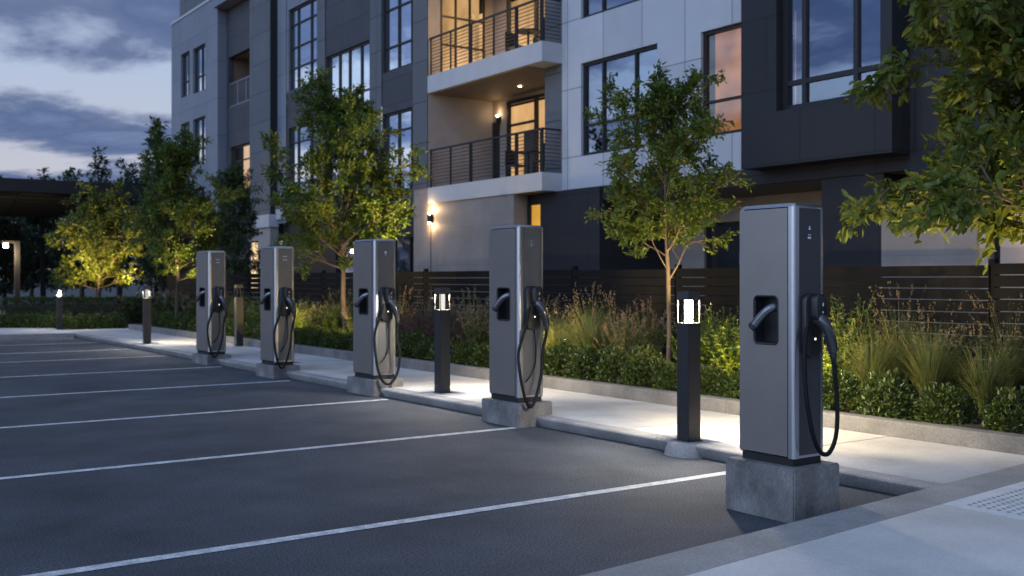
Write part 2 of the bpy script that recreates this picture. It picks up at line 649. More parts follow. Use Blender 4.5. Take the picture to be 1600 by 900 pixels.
# kerb of the walk: pieces with joints, rounded nose
mb = MB()
yk = 4.42
prof = [(6.86, -0.01), (6.735, 0.075), (6.73, 0.098), (6.74, 0.112), (6.76, 0.12), (6.905, 0.12), (6.905, -0.01)]
prof = [(6.835, -0.01), (6.765, 0.08), (6.762, 0.100), (6.77, 0.113), (6.79, 0.1195), (6.925, 0.1195), (6.925, -0.01)]
while yk < 31.2:
    y2 = min(yk + 2.9, 31.2)
    mb.loft([[(x, y, z) for x, z in prof] for y in (yk + 0.004, y2 - 0.004)])
    yk = y2
structure(smooth_angle(mb.build('kerb', M['kerb'])))
# walk slabs with open joints over a dark bed
mb = MB()
rnd = random.Random(3)
ys = [4.46, 6.1, 7.9, 9.7, 11.5, 13.3, 15.1, 16.9, 18.7, 20.5, 22.3, 24.1, 25.9, 27.7, 29.5, 31.2]
for a, b in zip(ys[:-1], ys[1:]):
    mb.box(6.93, 8.62, a + 0.004, b - 0.004, 0.02, SW + rnd.uniform(-0.0008, 0.0008), 0.004)
mb.box(6.93, 8.9, 31.208, 33.0, 0.02, SW, 0.004)
structure(mb.build('sidewalk', M['sidewalk']))
structure(MB().box(6.9, 8.7, 4.3, 33, -0.01, 0.10).build('sidewalk_bed', M['dark_gap']))
# the walk that closes the far end of the lot
mb = MB()
pts = [(-6.0, 32.6), (4.6, 31.3), (5.2, 31.05), (6.92, 30.9), (6.92, 34.6), (5.6, 35.6), (4.9, 40), (-6, 40)]
mb.loft([[(x, y, -0.01) for x, y in pts], [(x, y, SW - 0.001) for x, y in pts]])
pts = [(4.9, 40), (9, 52), (9, 58), (-10, 58), (-10, 40)]
mb.loft([[(x, y, -0.01) for x, y in pts], [(x, y, SW - 0.003) for x, y in pts]])
structure(mb.build('end_sidewalk', M['sidewalk']))
mb = MB()
pts = [(-6.0, 32.4), (4.5, 31.13), (5.1, 30.88), (6.75, 30.72)]
pts2 = [(-6.0, 32.596), (4.6, 31.296), (5.2, 31.046), (6.75, 30.9)]
for i in range(3):
    q = [pts[i], pts[i + 1], pts2[i + 1], pts2[i]]
    mb.loft([[(x, y, -0.01) for x, y in q], [(x, y, SW + 0.003) for x, y in q]])
structure(mb.build('end_kerb', M['kerb']))
# planter kerb
mb = MB()
yk = 1.0
while yk < 32.3:
    y2 = min(yk + 3.6, 32.3)
    pr = [(8.625, 0.0), (8.625, 0.255), (8.632, 0.266), (8.645, 0.27), (8.775, 0.27), (8.787, 0.266), (8.79, 0.255), (8.79, 0.0)]
    mb.loft([[(x, y, z) for x, z in pr] for y in (yk + 0.003, y2 - 0.003)])
    yk = y2
mb.box(8.79, 11.3, 32.14, 32.3, 0, 0.268)
structure(mb.build('planter_kerb', M['planter_kerb']))
mb = grid_sheet(8.79, 11.9, 0.8, 32.2, 0.225, 16, 150)
rs = np.random.RandomState(5)
V = np.array(mb.v)
h = {}
mb.v = [(x, y, z + h.setdefault((round(x, 3), round(y, 3)), rs.uniform(-0.022, 0.022))) for x, y, z in mb.v]
structure(mb.build('planting_bed', M['soil'], smooth=True))
structure(MB().box(11.9, 16.5, -5, 52, 0.0, 0.11).build('terrace', M['planter_kerb']))
structure(MB().box(4.0, 14.5, 33.02, 49.0, -0.01, 0.10).build('far_planting_bed', M['soil']))

# foreground kerb and pavement
mb = MB()
xs = [0.2, 2.0, 4.6, 6.62]
for a, b in zip(xs[:-1], xs[1:]):
    q = [(a + 0.002, fore(a)[0]), (b - 0.002, fore(b)[0]), (b - 0.002, fore(b)[1]), (a + 0.002, fore(a)[1])]
    q = q[::-1]
    mb.loft([[(x, y, -0.01) for x, y in q], [(x, y, SW - 0.008) for x, y in q], [(x + (0), y + (-0.006 if i in (2, 3) else 0.0), SW) for i, (x, y) in enumerate(q)]])
q = [(6.622, fore(6.622)[1]), (9.6, fore(9.6)[1]), (9.6, fore(9.6)[0] + 0.02), (6.90, 4.452), (6.622, 4.424)]
mb.loft([[(x, y, -0.01) for x, y in q], [(x, y, SW) for x, y in q]])
structure(mb.build('pavement_edge', M['sidewalk_band']))
mb = MB()


def slab(x0, x1, t0, t1):
    # t measured from the inner kerb edge towards the camera
    q = [(x0 + 0.005, fore(x0)[1] - t1), (x1 - 0.005, fore(x1)[1] - t1), (x1 - 0.005, fore(x1)[1] - t0), (x0 + 0.005, fore(x0)[1] - t0)]
    mb.loft([[(x, y, 0.0) for x, y in q], [(x, y, SW - 0.003) for x, y in q], [(x, y, SW - 0.0) for x, y in q]])


for a, b in [(-2.0, 0.6), (0.6, 2.6), (2.6, 4.55), (4.55, 6.30)]:
    slab(a, b, 0.005, 2.0)
    slab(a, b, 2.006, 5.0)
slab(6.30, 9.6, 0.80, 2.6)
slab(6.30, 9.6, 2.606, 5.0)
slab(7.72, 9.6, 0.005, 0.795)
structure(mb.build('pavement', M['pavement']))
structure(MB().box(-2.2, 9.6, -3, 3.7, -0.01, 0.095).build('pavement_bed', M['dark_gap']))
tp = thing('tactile_paving', (6.31, fore(6.31)[1] - 0.8, SW), 'pale tactile warning slab with rows of small dark studs set in the near pavement', 'tactile paving')
mb = MB()
mb.loft([[(6.306, fore(6.306)[1] - 0.792, 0.01), (7.714, fore(7.714)[1] - 0.792, 0.01), (7.714, fore(7.714)[1] - 0.006, 0.01), (6.306, fore(6.306)[1] - 0.006, 0.01)],
         [(6.306, fore(6.306)[1] - 0.792, SW + 0.001), (7.714, fore(7.714)[1] - 0.792, SW + 0.001), (7.714, fore(7.714)[1] - 0.006, SW + 0.001), (6.306, fore(6.306)[1] - 0.006, SW + 0.001)]])
mb.build('slab', M['tactile'], tp)
mb = MB()
for i in range(19):
    for j in range(9):
        x = 6.42 + i * 0.067
        y = fore(x)[1] - 0.14 - j * 0.067
        n = 8
        mb.loft([[(x + math.cos(a) * r_, y + math.sin(a) * r_, SW + zz) for a in [2 * math.pi * k / n for k in range(n)]] for r_, zz in ((0.016, 0.0012), (0.011, 0.007))])
tag(mb.build('stud_field', M['tactile_stud'], tp), kind='stuff')

# ------------------------------------------------------------------ the apartment building
BX, BY = 15.5, 30.0
bld = thing('apartment_building', (BX, BY, 0.0), 'modern four storey apartment block in white, grey and dark panels with lit recessed balconies', 'building')


def wall(name, mat, x, y0, y1, z0, z1, holes=(), depth=0.22, side=0.0, side1=0.0):
    """A facade sheet at x facing the lot, with openings whose reveals run back by depth; side(s) close its ends."""
    yb = sorted({y0, y1, *[h_[0] for h_ in holes], *[h_[1] for h_ in holes]})
    zb = sorted({z0, z1, *[h_[2] for h_ in holes], *[h_[3] for h_ in holes]})
    yb = [a for a in yb if y0 <= a <= y1]
    zb = [a for a in zb if z0 <= a <= z1]
    mb = MB()
    for a, b in zip(yb[:-1], yb[1:]):
        for c, d in zip(zb[:-1], zb[1:]):
            if any(h_[0] < (a + b) / 2 < h_[1] and h_[2] < (c + d) / 2 < h_[3] for h_ in holes):
                continue
            mb.quad((x, b, c), (x, a, c), (x, a, d), (x, b, d))
    for a, b, c, d in holes:
        X = x + depth
        mb.quad((x, a, c), (x, b, c), (X, b, c), (X, a, c))
        mb.quad((x, a, d), (X, a, d), (X, b, d), (x, b, d))
        mb.quad((x, a, c), (X, a, c), (X, a, d), (x, a, d))
        mb.quad((x, b, c), (x, b, d), (X, b, d), (X, b, c))
    if side:
        mb.quad((x, y0, z0), (x + side, y0, z0), (x + side, y0, z1), (x, y0, z1))
        mb.quad((x, y0, z0), (x, y1, z0), (x + side, y1, z0), (x + side, y0, z0))
    if side1:
        mb.quad((x, y1, z0), (x, y1, z1), (x + side1, y1, z1), (x + side1, y1, z0))
    return mb.build(name, mat, bld)


def window(y0, y1, z0, z1, x, v=(), hz=(), pane='window_glass', back='room_dark', fw=0.07, deep=0.10, bw=0.05, label=None, room=0.5):
    """frame with its mullions at fractions v (from y1, the left end seen from the lot) and transoms hz (from the sill)"""
    xf = x + 0.05
    mb = MB()
    mb.box(xf, xf + deep, y0, y1, z0, z0 + fw)
    mb.box(xf, xf + deep, y0, y1, z1 - fw, z1)
    mb.box(xf, xf + deep, y0, y0 + fw, z0 + fw, z1 - fw)
    mb.box(xf, xf + deep, y1 - fw, y1, z0 + fw, z1 - fw)
    for t in v:
        yy = y1 - (y1 - y0) * t
        mb.box(xf + 0.003, xf + deep - 0.003, yy - bw / 2, yy + bw / 2, z0 + fw, z1 - fw)
    for t in hz:
        zz = z0 + (z1 - z0) * t
        mb.box(xf + 0.008, xf + deep - 0.008, y0 + fw, y1 - fw, zz - bw / 2, zz + bw / 2)
    w = mb.build('window', M['frame_black'], bld)
    if label:
        w['label'] = label
    xp = xf + deep * 0.55
    MB().quad((xp, y1 - fw * .5, z0 + fw * .5), (xp, y0 + fw * .5, z0 + fw * .5), (xp, y0 + fw * .5, z1 - fw * .5), (xp, y1 - fw * .5, z1 - fw * .5)).build('pane', M[pane], w)
    xb = x + room
    MB().quad((xb, y1 + .1, z0 - .1), (xb, y0 - .1, z0 - .1), (xb, y0 - .1, z1 + .1), (xb, y1 + .1, z1 + .1)).build('room_backdrop', M[back], w)
    return w


Z2 = 3.75
# A: pale end block
hA = [(47.9, 49.15, 10.06, 12.1), (45.75, 47.4, 10.0, 12.05), (47.9, 49.15, 6.8, 8.85), (45.75, 47.4, 6.75, 8.85), (45.75, 47.4, 3.9, 5.7)]
wall('wall', M['panel_light'], 15.5, 44.16, 50.57, Z2, 13.75, hA, side=0.42, side1=8)
for a, b, c, d in hA:
    window(a, b, c, d, 15.55, v=(0.55,) if b - a > 1.4 else (0.6,), hz=(0.36,))
MB().box(15.46, 15.9, 44.1, 50.62, 13.752, 13.86).build('parapet_cap', M['slab_white'], bld)
wall('wall', M['panel_grey'], 15.78, 43.0, 50.2, 13.7, 17.2, side=6, side1=6)
wall('wall', M['panel_black'], 15.9, 44.16, 50.5, 0.1, Z2, side=.5)
# B: recessed balcony bay
hB = [(40.7, 43.95, 8.95, 11.1), (40.7, 43.7, 5.15, 7.25)]
wall('wall', M['panel_dark'], 15.9, 40.44, 44.158, Z2 - 3.6, 13.2, hB, depth=0.2)
MB().box(15.3, 16.2, 40.46, 44.14, 13.2, 13.6).build('bay_roof', M['panel_light'], bld)
window(40.7, 43.7, 5.15, 7.25, 15.95, v=(0.33, 0.66), hz=(0.7,), pane='clear_glass', back='warm_room_pale')
mb = MB()
mb.quad((17.6, 44.0, 8.95), (17.6, 40.6, 8.95), (17.6, 40.6, 11.1), (17.6, 44.0, 11.1))
mb.quad((16.1, 44.0, 8.95), (17.6, 44.0, 8.95), (17.6, 44.0, 11.1), (16.1, 44.0, 11.1))
mb.quad((16.1, 40.65, 8.95), (17.6, 40.65, 8.95), (17.6, 40.65, 11.1), (16.1, 40.65, 11.1))
mb.quad((16.1, 40.65, 11.1), (17.6, 40.65, 11.1), (17.6, 44.0, 11.1), (16.1, 44.0, 11.1))
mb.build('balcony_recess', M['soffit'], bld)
mb = MB()
mb.box(15.93, 15.99, 40.72, 43.93, 9.93, 9.99)
mb.box(15.93, 15.99, 40.72, 43.93, 8.96, 9.02)
for k in range(20):
    y = 40.78 + k * 0.164
    mb.box(15.945, 15.975, y, y + (0.10 if k in (0, 19, 7, 13) else 0.03), 9.02, 9.93)
mb.build('railing', M['rail_pale'], bld)
for (x, y, z) in ((16.7, 41.3, 10.95), (16.7, 41.25, 10.05)):
    bmx = bmesh.new()
    bmesh.ops.create_uvsphere(bmx, u_segments=10, v_segments=6, radius=0.055)
    bmx.transform(__import__('mathutils').Matrix.Translation((x, y, z)))
    MB().bm(bmx).build('ceiling_light', M['bulb_warm'], bld, smooth=True)
# C: grey pier
wall('wall', M['panel_grey'], 15.5, 38.32, 40.438, Z2, 17.2, side=0.34)
wall('wall', M['stucco'], 15.5, 38.32, 40.438, 0.1, Z2 - 0.002, side=0.34)
MB().quad((15.502, 38.316, 4.1), (15.86, 38.316, 4.1), (15.86, 38.316, 17.2), (15.502, 38.316, 17.2)).build('wall_return', M['frame_black'], bld)
MB().box(15.42, 15.82, 38.25, 41.0, 3.62, 4.1).build('ledge', M['slab_white'], bld)
# D: pale bay with tall grid window
hD = [(34.75, 37.3, 8.68, 11.75), (34.75, 37.3, 4.4, 7.3)]
wall('wall', M['panel_light'], 15.8, 37.48, 38.36, Z2, 17.2)
wall('wall', M['panel_dark'], 15.83, 34.73, 37.478, 4.3, 8.66, [hD[1]])
wall('wall', M['panel_light'], 15.82, 34.73, 37.478, 8.662, 17.2, [hD[0]])
MB().box(15.72, 15.98, 34.0, 38.34, 3.9, 4.298).build('ledge', M['slab_white'], bld)
window(*hD[0], 15.85, v=(0.26, 0.72), hz=(0.27, 0.52, 0.80))
window(*hD[1], 15.85, v=(0.26, 0.72), hz=(0.27, 0.52, 0.80))
wall('wall', M['panel_grey'], 15.8, 34.04, 34.728, Z2, 17.2)
# E: dark bay
hE = [(30.7, 34.0, 7.4, 9.42), (30.7, 34.0, 11.55, 13.5), (30.7, 34.0, 4.3, 6.3)]
wall('wall', M['panel_dark'], 15.82, 30.63, 34.038, Z2, 17.2, hE)
for q in hE:
    window(*q, 15.84, v=(0.27, 0.5, 0.77), hz=(0.22,))
# F, G: grey piers with the tall window between
wall('wall', M['panel_grey'], 15.8, 29.84, 30.628, Z2, 17.2)
hG = [(27.35, 29.78, 8.15, 10.75), (27.35, 29.78, 4.35, 6.85), (27.35, 29.78, 11.6, 13.6)]
wall('wall', M['panel_dark'], 15.82, 26.3, 29.838, Z2, 17.2, hG)
for q in hG:
    window(*q, 15.84, v=(0.36, 0.7), hz=(0.30, 0.76))
wall('wall', M['panel_black'], 16.0, 26.3, 38.3, 0.1, Z2, [(27.4, 29.6, 0.3, 3.0), (31, 33.6, 0.3, 3.0)])
window(27.4, 29.6, 0.3, 3.0, 16.02, v=(0.5,), pane='clear_glass')
window(31, 33.6, 0.3, 3.0, 16.02, v=(0.5,), pane='dim_glass')
MB().box(15.99, 16.06, 39.3, 40.1, 0.2, 3.05).build('entrance_door', M['frame_black'], bld)
wall('wall', M['panel_black'], 15.97, 40.44, 44.158, 0.1, Z2 - 0.2)
# pier beside the balconies
wall('wall', M['panel_grey'], 14.9, 25.42, 26.24, 4.17, 17.2, side=0.02, side1=1.0)
wall('wall', M['board_concrete'], 14.93, 25.30, 26.24, 0.1, 4.168, side1=1.0)
# balconies: slabs, walls, doors, railings
YL, YR, XF, XB = 25.42, 20.06, 14.9, 17.1
for i, (za, zb) in enumerate([(3.72, 4.16), (6.80, 7.28), (9.95, 10.42)]):
    MB().box(XF, 17.3, YR, YL - 0.002, za, zb, 0.006).build('balcony_slab', M['slab_white'], bld)
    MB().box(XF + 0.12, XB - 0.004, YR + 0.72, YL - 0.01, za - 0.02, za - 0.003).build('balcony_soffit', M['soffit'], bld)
for fl, (za, zb) in enumerate([(4.16, 6.78), (7.28, 9.93)]):
    # left wall (faces the near end of the row)
    mb = MB()
    if fl == 0:
        mb.quad((XF, YL, za), (XB, YL, za), (XB, YL, zb), (XF, YL, zb))
    else:
        x0, x1, c, d = 15.35, 16.78, 7.32, 9.9
        mb.quad((XF, YL, za), (x0, YL, za), (x0, YL, zb), (XF, YL, zb))
        MB().quad((x1, YL, za), (XB, YL, za), (XB, YL, zb), (x1, YL, zb)).build('balcony_wall', M['stucco'], bld)
        fr = MB()
        for xx in (x0, (x0 * 2 + x1) / 3, (x0 + x1 * 2) / 3, x1):
            fr.box(xx - 0.025, xx + 0.025, YL - 0.03, YL + 0.03, za, zb)
        for zz in (za + 0.04, za + 0.95, za + 1.75, zb - 0.04):
            fr.box(x0, x1, YL - 0.026, YL + 0.026, zz - 0.025, zz + 0.025)
        w = fr.build('balcony_window', M['frame_black'], bld)
        MB().quad((x0, YL, za), (x1, YL, za), (x1, YL, zb), (x0, YL, zb)).build('pane', M['clear_glass'], w)
        MB().quad((x0 - .3, YL + 0.7, za), (x1 + .3, YL + 0.7, za), (x1 + .3, YL + 0.7, zb), (x0 - .3, YL + 0.7, zb)).build('room_backdrop', M['warm_room'], w)
    mb.build('balcony_wall', M['stucco'], bld)
    # back wall with sliding door
    d0, d1 = 22.5, 24.64
    ztop = za + 2.5 if fl == 0 else za + 2.55
    mb = MB()
    mb.quad((XB, YL, za), (XB, d1, za), (XB, d1, zb), (XB, YL, zb))
    mb.quad((XB, d1, ztop), (XB, d0, ztop), (XB, d0, zb), (XB, d1, zb))
    mb.quad((XB, d0, za), (XB, 20.7, za), (XB, 20.7, zb), (XB, d0, zb))
    mb.build('balcony_wall', M['stucco'], bld)
    fr = MB()
    fr.box(XB - 0.05, XB + 0.05, d0, d1, ztop - 0.09, ztop)
    fr.box(XB - 0.05, XB + 0.05, d0, d1, za, za + 0.06)
    for yy in (d0 + 0.045, d0 + (d1 - d0) * 0.36, d1 - 0.045):
        fr.box(XB - 0.053, XB + 0.047, yy - 0.045, yy + 0.045, za + 0.06, ztop - 0.09)
    if fl == 0:
        fr.box(XB - 0.046, XB + 0.04, d0 + (d1 - d0) * 0.36, d1, ztop - 0.72, ztop - 0.66)
    w = fr.build('balcony_door', M['frame_black'], bld)
    MB().quad((XB, d1, za), (XB, d0, za), (XB, d0, ztop), (XB, d1, ztop)).build('pane', M['clear_glass'], w)
    mb = MB()
    xr = XB + 1.0
    mb.quad((xr, d1 + 3.2, za), (xr, d0 - 1.2, za), (xr, d0 - 1.2, zb), (xr, d1 + 3.2, zb))
    mb.build('room_backdrop', M['warm_room'], w)
    if fl == 0:
        MB().box(XB + 0.3, XB + 0.34, d0 + 1.3, d1 - 0.35, za, za + 1.65).build('curtain', M['room_dark'], w)
        MB().box(XB - 0.03, XB + 0.05, 25.06, 25.40, za, za + 2.0).build('service_door', M['frame_black'], bld)
    # railing along the front and back along its near end
    rl = MB()
    zt = zb = za + 1.02
    for k in range(10):
        z = za + 0.10 + k * 0.092
        rl.box(XF + 0.06, XF + 0.075, YR + 0.05, YL - 0.05, z, z + 0.014)
        rl.box(XF + 0.06, 15.49, YR + 0.05, YR + 0.065, z, z + 0.014)
    rl.box(XF + 0.04, XF + 0.10, YR + 0.03, YL - 0.03, zt, zt + 0.045)
    rl.box(XF + 0.10, 15.49, YR + 0.03, YR + 0.09, zt + 0.001, zt + 0.044)
    for k in range(6):
        y = YR + 0.06 + (YL - YR - 0.14) * k / 5
        for dy in ((0, 0.075) if k in (1, 3, 0) else (0,)):
            rl.box(XF + 0.05, XF + 0.088, y + dy - 0.018, y + dy + 0.018, za + 0.001, zt)
    rl.build('railing', M['rail_black'], bld)
    if fl == 1:
        # table and chairs of the upper balcony show only as dark bars behind the rail
        pass
def patio_chair(x, y, z, rz, label):
    t = thing('patio_chair', (x, y, z), label, 'chair', 'dark patio chairs on the balconies', rz)
    MB().box(-0.22, 0.22, -0.22, 0.22, 0.42, 0.45).build('seat', M['rail_black'], t, local=True)
    MB().box(-0.22, 0.22, 0.20, 0.225, 0.452, 0.86).build('backrest', M['rail_black'], t, local=True)
    for sx in (-0.2, 0.2):
        for sy in (-0.2, 0.2):
            MB().box(sx - 0.015, sx + 0.015, sy - 0.015, sy + 0.015, 0, 0.419).build('leg', M['rail_black'], t, local=True)


def patio_table(x, y, z, label):
    t = thing('patio_table', (x, y, z), label, 'table', 'small round patio tables')
    MB().tube([(0, 0, 0.70), (0, 0, 0.73)], 0.32, 20).build('table_top', M['rail_black'], t, local=True)
    MB().tube([(0, 0, 0.02), (0, 0, 0.699)], 0.03, 8).build('stem', M['rail_black'], t, local=True)
    MB().tube([(0, 0, 0.0), (0, 0, 0.019)], 0.2, 16).build('foot', M['rail_black'], t, local=True)


for zz, which in ((4.163, 'lower'), (7.283, 'upper')):
    patio_table(15.9, 22.0, zz, f'small round dark table on the {which} balcony')
    patio_chair(16.0, 22.65, zz, 0.1, f'dark chair left of the table on the {which} balcony')
    patio_chair(15.95, 21.35, zz, 3.2, f'dark chair right of the table on the {which} balcony')
# right-hand pillar of the balconies and the white facade
wall('wall', M['panel_grey'], 15.5, YR, 20.75, 4.17, 13.7, side1=1.6)
hI = [(16.72, 19.33, 4.5, 6.68), (13.5, 15.42, 4.5, 6.66), (16.72, 19.33, 7.72, 9.9), (16.72, 19.33, 10.9, 13.0)]
wall('wall', M['panel_white'], 15.5, 13.0, YR - 0.002, Z2, 13.7, hI, side1=0.01)
window(*hI[0], 15.52, v=(0.27, 0.70), hz=(0.33,), pane='dim_glass')
window(*hI[2], 15.52, v=(0.27, 0.70), hz=(0.33,), pane='dim_glass')
window(*hI[3], 15.52, v=(0.27, 0.70), hz=(0.33,), pane='dim_glass')
window(*hI[1], 15.52, hz=(0.33,), pane='clear_glass', back='peach_room', label='tall window with peach light behind its glass')
# J: projecting navy bay
hJ = [(10.72, 12.92, 4.66, 7.7)]
wall('wall', M['panel_navy'], 14.9, 10.5, 13.77, 3.68, 13.7, hJ, depth=0.3, side=0.5, side1=0.62)
window(*hJ[0], 15.02, v=(0.22, 0.72), hz=(0.165,), fw=0.1, bw=0.09, pane='bay_glass', room=0.9)
wall('wall', M['panel_navy'], 15.35, 5.0, 10.48, 3.1, 13.7, [(6.9, 8.62, 4.9, 7.3)], side=.5)
window(6.9, 8.62, 4.9, 7.3, 15.4, v=(0.5,), back='warm_room_pale')
# ground floor
wall('wall', M['board_concrete'], 14.95, 21.3, 25.298, 0.1, 3.718, side=0.42)
mb = MB()
mb.box(15.36, 15.44, 20.55, 21.29, 3.45, 3.71)
mb.box(15.36, 15.44, 21.20, 21.29, 0.1, 3.45)
dr = mb.build('entrance_door', M['frame_black'], bld)
MB().quad((15.43, 21.2, 0.1), (15.43, 20.5, 0.1), (15.43, 20.5, 3.45), (15.43, 21.2, 3.45)).build('lit_glass', M['amber_room'], dr)
wall('wall', M['panel_black'], 15.34, 18.46, 20.72, 0.1, 3.718, side=2.2, side1=0.1)
MB().box(15.42, 15.8, 10.5, 18.455, 3.42, 3.742).build('fascia', M['panel_black'], bld)
mb = MB()
mb.quad((15.5, 5, 3.415), (15.5, 18.46, 3.415), (18, 18.46, 3.415), (18, 5, 3.415))
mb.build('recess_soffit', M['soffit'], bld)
wall('wall', M['stucco'], 17.5, 5.0, 18.5, 0.1, 3.42, [(14.4, 15.5, 0.2, 3.0), (16.2, 17.3, 0.2, 2.9), (11.6, 13.7, 0.2, 2.9)])
window(14.4, 15.5, 0.2, 3.0, 17.52, pane='dim_glass')
window(16.2, 17.3, 0.2, 2.9, 17.52, pane='dim_glass')
window(11.6, 13.7, 0.2, 2.9, 17.52, v=(0.5,), pane='dim_glass')
wall('wall', M['panel_black'], 15.45, 11.05, 12.35, 0.1, 3.41, side=2.0, side1=2.0)
wall('wall', M['board_concrete'], 15.36, 9.3, 11.03, 0.1, 3.099, side=.5)
wall('wall', M['beige_wall'], 15.42, 5.0, 9.298, 0.1, 3.099, [(8.95, 9.15, 0.1, 3.05), (8.25, 8.42, 0.1, 3.05), (7.3, 7.5, 0.1, 3.05)], depth=.3)
for a, b in ((8.95, 9.15), (8.25, 8.42), (7.3, 7.5)):
    MB().box(15.6, 15.66, a, b, 0.1, 3.05).build('door_slot', M['frame_black'], bld)
# flank and roof so that the block is whole
MB().quad((15.45, 5.0, 0.1), (27, 5.0, 0.1), (27, 5.0, 13.7), (15.45, 5.0, 13.7)).build('flank_wall', M['panel_navy'], bld)
MB().box(17.4, 27, 5.01, 50.5, 13.3, 13.69).build('roof', M['canopy_metal'], bld)
MB().quad((27, 5, .1), (27, 50.5, .1), (27, 50.5, 13.7), (27, 5, 13.7)).build('rear_wall', M['panel_grey'], bld)

# lamps that belong to the building
WARM = (1.0, 0.62, 0.28)
lamp('balcony_light', 'AREA', (16.2, 23.0, 9.90), 170, WARM, bld, 0.5, aim=(16.2, 23.0, 7.0))
lamp('balcony_light', 'AREA', (16.3, 22.6, 6.76), 14, WARM, bld, 0.12, aim=(16.3, 22.6, 4.0))
MB().box(16.27, 16.33, 22.9, 22.96, 6.760, 6.775).build('downlight', M['bulb_hot'], bld)


def wall_lamp(x, y, z, label, e_up, e_dn, tall=0.26):
    t = thing('wall_lamp', (x, y, z), label, 'wall lamp')
    MB().box(x - 0.02, x - 0.001, y - 0.05, y + 0.05, z - tall / 2, z + tall / 2).build('back_plate', M['frame_black'], t)
    MB().tube([(x - 0.09, y, z - tall / 2 + 0.03), (x - 0.09, y, z + tall / 2 - 0.03)], 0.055, 12).build('shade', M['frame_black'], t)
    MB().tube([(x - 0.09, y, z + tall / 2 - 0.028), (x - 0.09, y, z + tall / 2 + 0.03)], 0.026, 10).build('bulb', M['bulb_hot'], t)
    if e_dn:
        MB().tube([(x - 0.09, y, z - tall / 2 - 0.02), (x - 0.09, y, z - tall / 2 + 0.028)], 0.035, 10).build('bulb', M['bulb_hot'], t)
    lamp('wall_lamp_light', 'POINT', (x - 0.12, y, z + tall / 2 + 0.13), e_up, WARM, t, 0.05)
    if e_dn:
        lamp('wall_lamp_light', 'POINT', (x - 0.12, y, z - tall / 2 - 0.10), e_dn, WARM, t, 0.05)
    return t


wall_lamp(14.93, 25.22, 3.30, 'bright up and down wall lamp on the concrete wall under the lower balcony', 22, 12)
wall_lamp(17.1, 25.05, 6.20, 'small dark wall lamp with warm bulb on the back wall of the lower balcony', 3, 0, 0.22)
t = thing('garden_wall_light', (15.36, 7.9, 2.5), 'warm wall light on the beige wall behind the fence and right tree', 'wall lamp')
MB().box(15.26, 15.355, 7.82, 7.98, 2.35, 2.62).build('shade', M['frame_black'], t)
lamp('wall_lamp_light', 'POINT', (15.15, 7.9, 2.25), 26, WARM, t, 0.06)
t = thing('entrance_light', (15.48, 39.75, 2.2), 'tall glowing light strip beside the far entrance at the foot of the building', 'wall lamp')
MB().box(15.40, 15.478, 39.55, 40.0, 1.25, 3.05).build('diffuser', M['sidelight'], t)
MB().box(15.38, 15.479, 39.50, 40.05, 3.05, 3.12).build('cap', M['frame_black'], t)

# ------------------------------------------------------------------ fence
fy = -1.0
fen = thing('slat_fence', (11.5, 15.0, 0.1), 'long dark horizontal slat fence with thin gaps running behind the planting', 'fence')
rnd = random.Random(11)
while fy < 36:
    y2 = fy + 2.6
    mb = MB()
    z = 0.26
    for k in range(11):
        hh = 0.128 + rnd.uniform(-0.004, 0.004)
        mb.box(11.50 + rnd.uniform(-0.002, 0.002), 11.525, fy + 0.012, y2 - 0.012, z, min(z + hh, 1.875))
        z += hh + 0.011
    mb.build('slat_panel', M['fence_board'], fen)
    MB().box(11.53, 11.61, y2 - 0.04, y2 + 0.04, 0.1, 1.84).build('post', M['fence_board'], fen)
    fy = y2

# ------------------------------------------------------------------ pavilion roof far left
pav = thing('pavilion', (6, 55, 0), 'dark flat roofed open pavilion with slim columns beyond the far end of the lot', 'pavilion')
mb = MB()
mb.box(-30, 13.9, 49.5, 49.75, 5.42, 5.98)
mb.box(-30, 13.9, 69.5, 69.75, 5.42, 5.98)
mb.box(13.65, 13.9, 49.752, 69.498, 5.42, 5.98)
mb.build('fascia', M['canopy_metal'], pav)
MB().box(-30, 13.64, 49.76, 69.49, 5.55, 5.62).build('roof_deck', M['canopy_metal'], pav)
mb = MB()
for k in range(8):
    mb.box(-30, 13.6, 51.5 + k * 2.4, 51.62 + k * 2.4, 5.40, 5.545)
for k in range(10):
    mb.tube([(-20 + k * 3.6, 50, 5.47), (-17.5 + k * 3.6, 69, 5.47)], 0.06, 5)
mb.build('beams', M['bollard_cap'], pav)
for x, y in [(13.2, 51.0), (13.2, 68.4), (3.0, 68.4), (-9, 68.4)]:
    MB().box(x - .11, x + .11, y - .11, y + .11, 0, 5.45).build('column', M['canopy_metal'], pav)
# ------------------------------------------------------------------ vegetation builders
def leaf_arrays(P, D, Nn, Ls, width=0.42, fold=0.12, droop=0.10):
    n = len(P)
    D = D / np.linalg.norm(D, axis=1, keepdims=True)
    Sd = np.cross(D, Nn)
    ln = np.linalg.norm(Sd, axis=1, keepdims=True)
    Sd = Sd / np.maximum(ln, 1e-6)
    U = np.cross(Sd, D)
    L = Ls[:, None]
    W = L * width / 2
    a = P
    r1 = P + D * L * 0.32 + Sd * W * 0.95 + U * L * fold
    r2 = P + D * L * 0.70 + Sd * W * 0.72 + U * L * (fold * 0.5 - droop * .4)
    tp_ = P + D * L - U * L * droop
    l2 = P + D * L * 0.70 - Sd * W * 0.72 + U * L * (fold * 0.5 - droop * .4)
    l1 = P + D * L * 0.32 - Sd * W * 0.95 + U * L * fold
    V = np.stack([a, r1, r2, tp_, l2, l1], 1).reshape(-1, 3)
    b = np.arange(n)[:, None] * 6
    F = np.concatenate([b + np.array([[0, 1, 2, 3]]), b + np.array([[0, 3, 4, 5]])], 0)
    return V, F


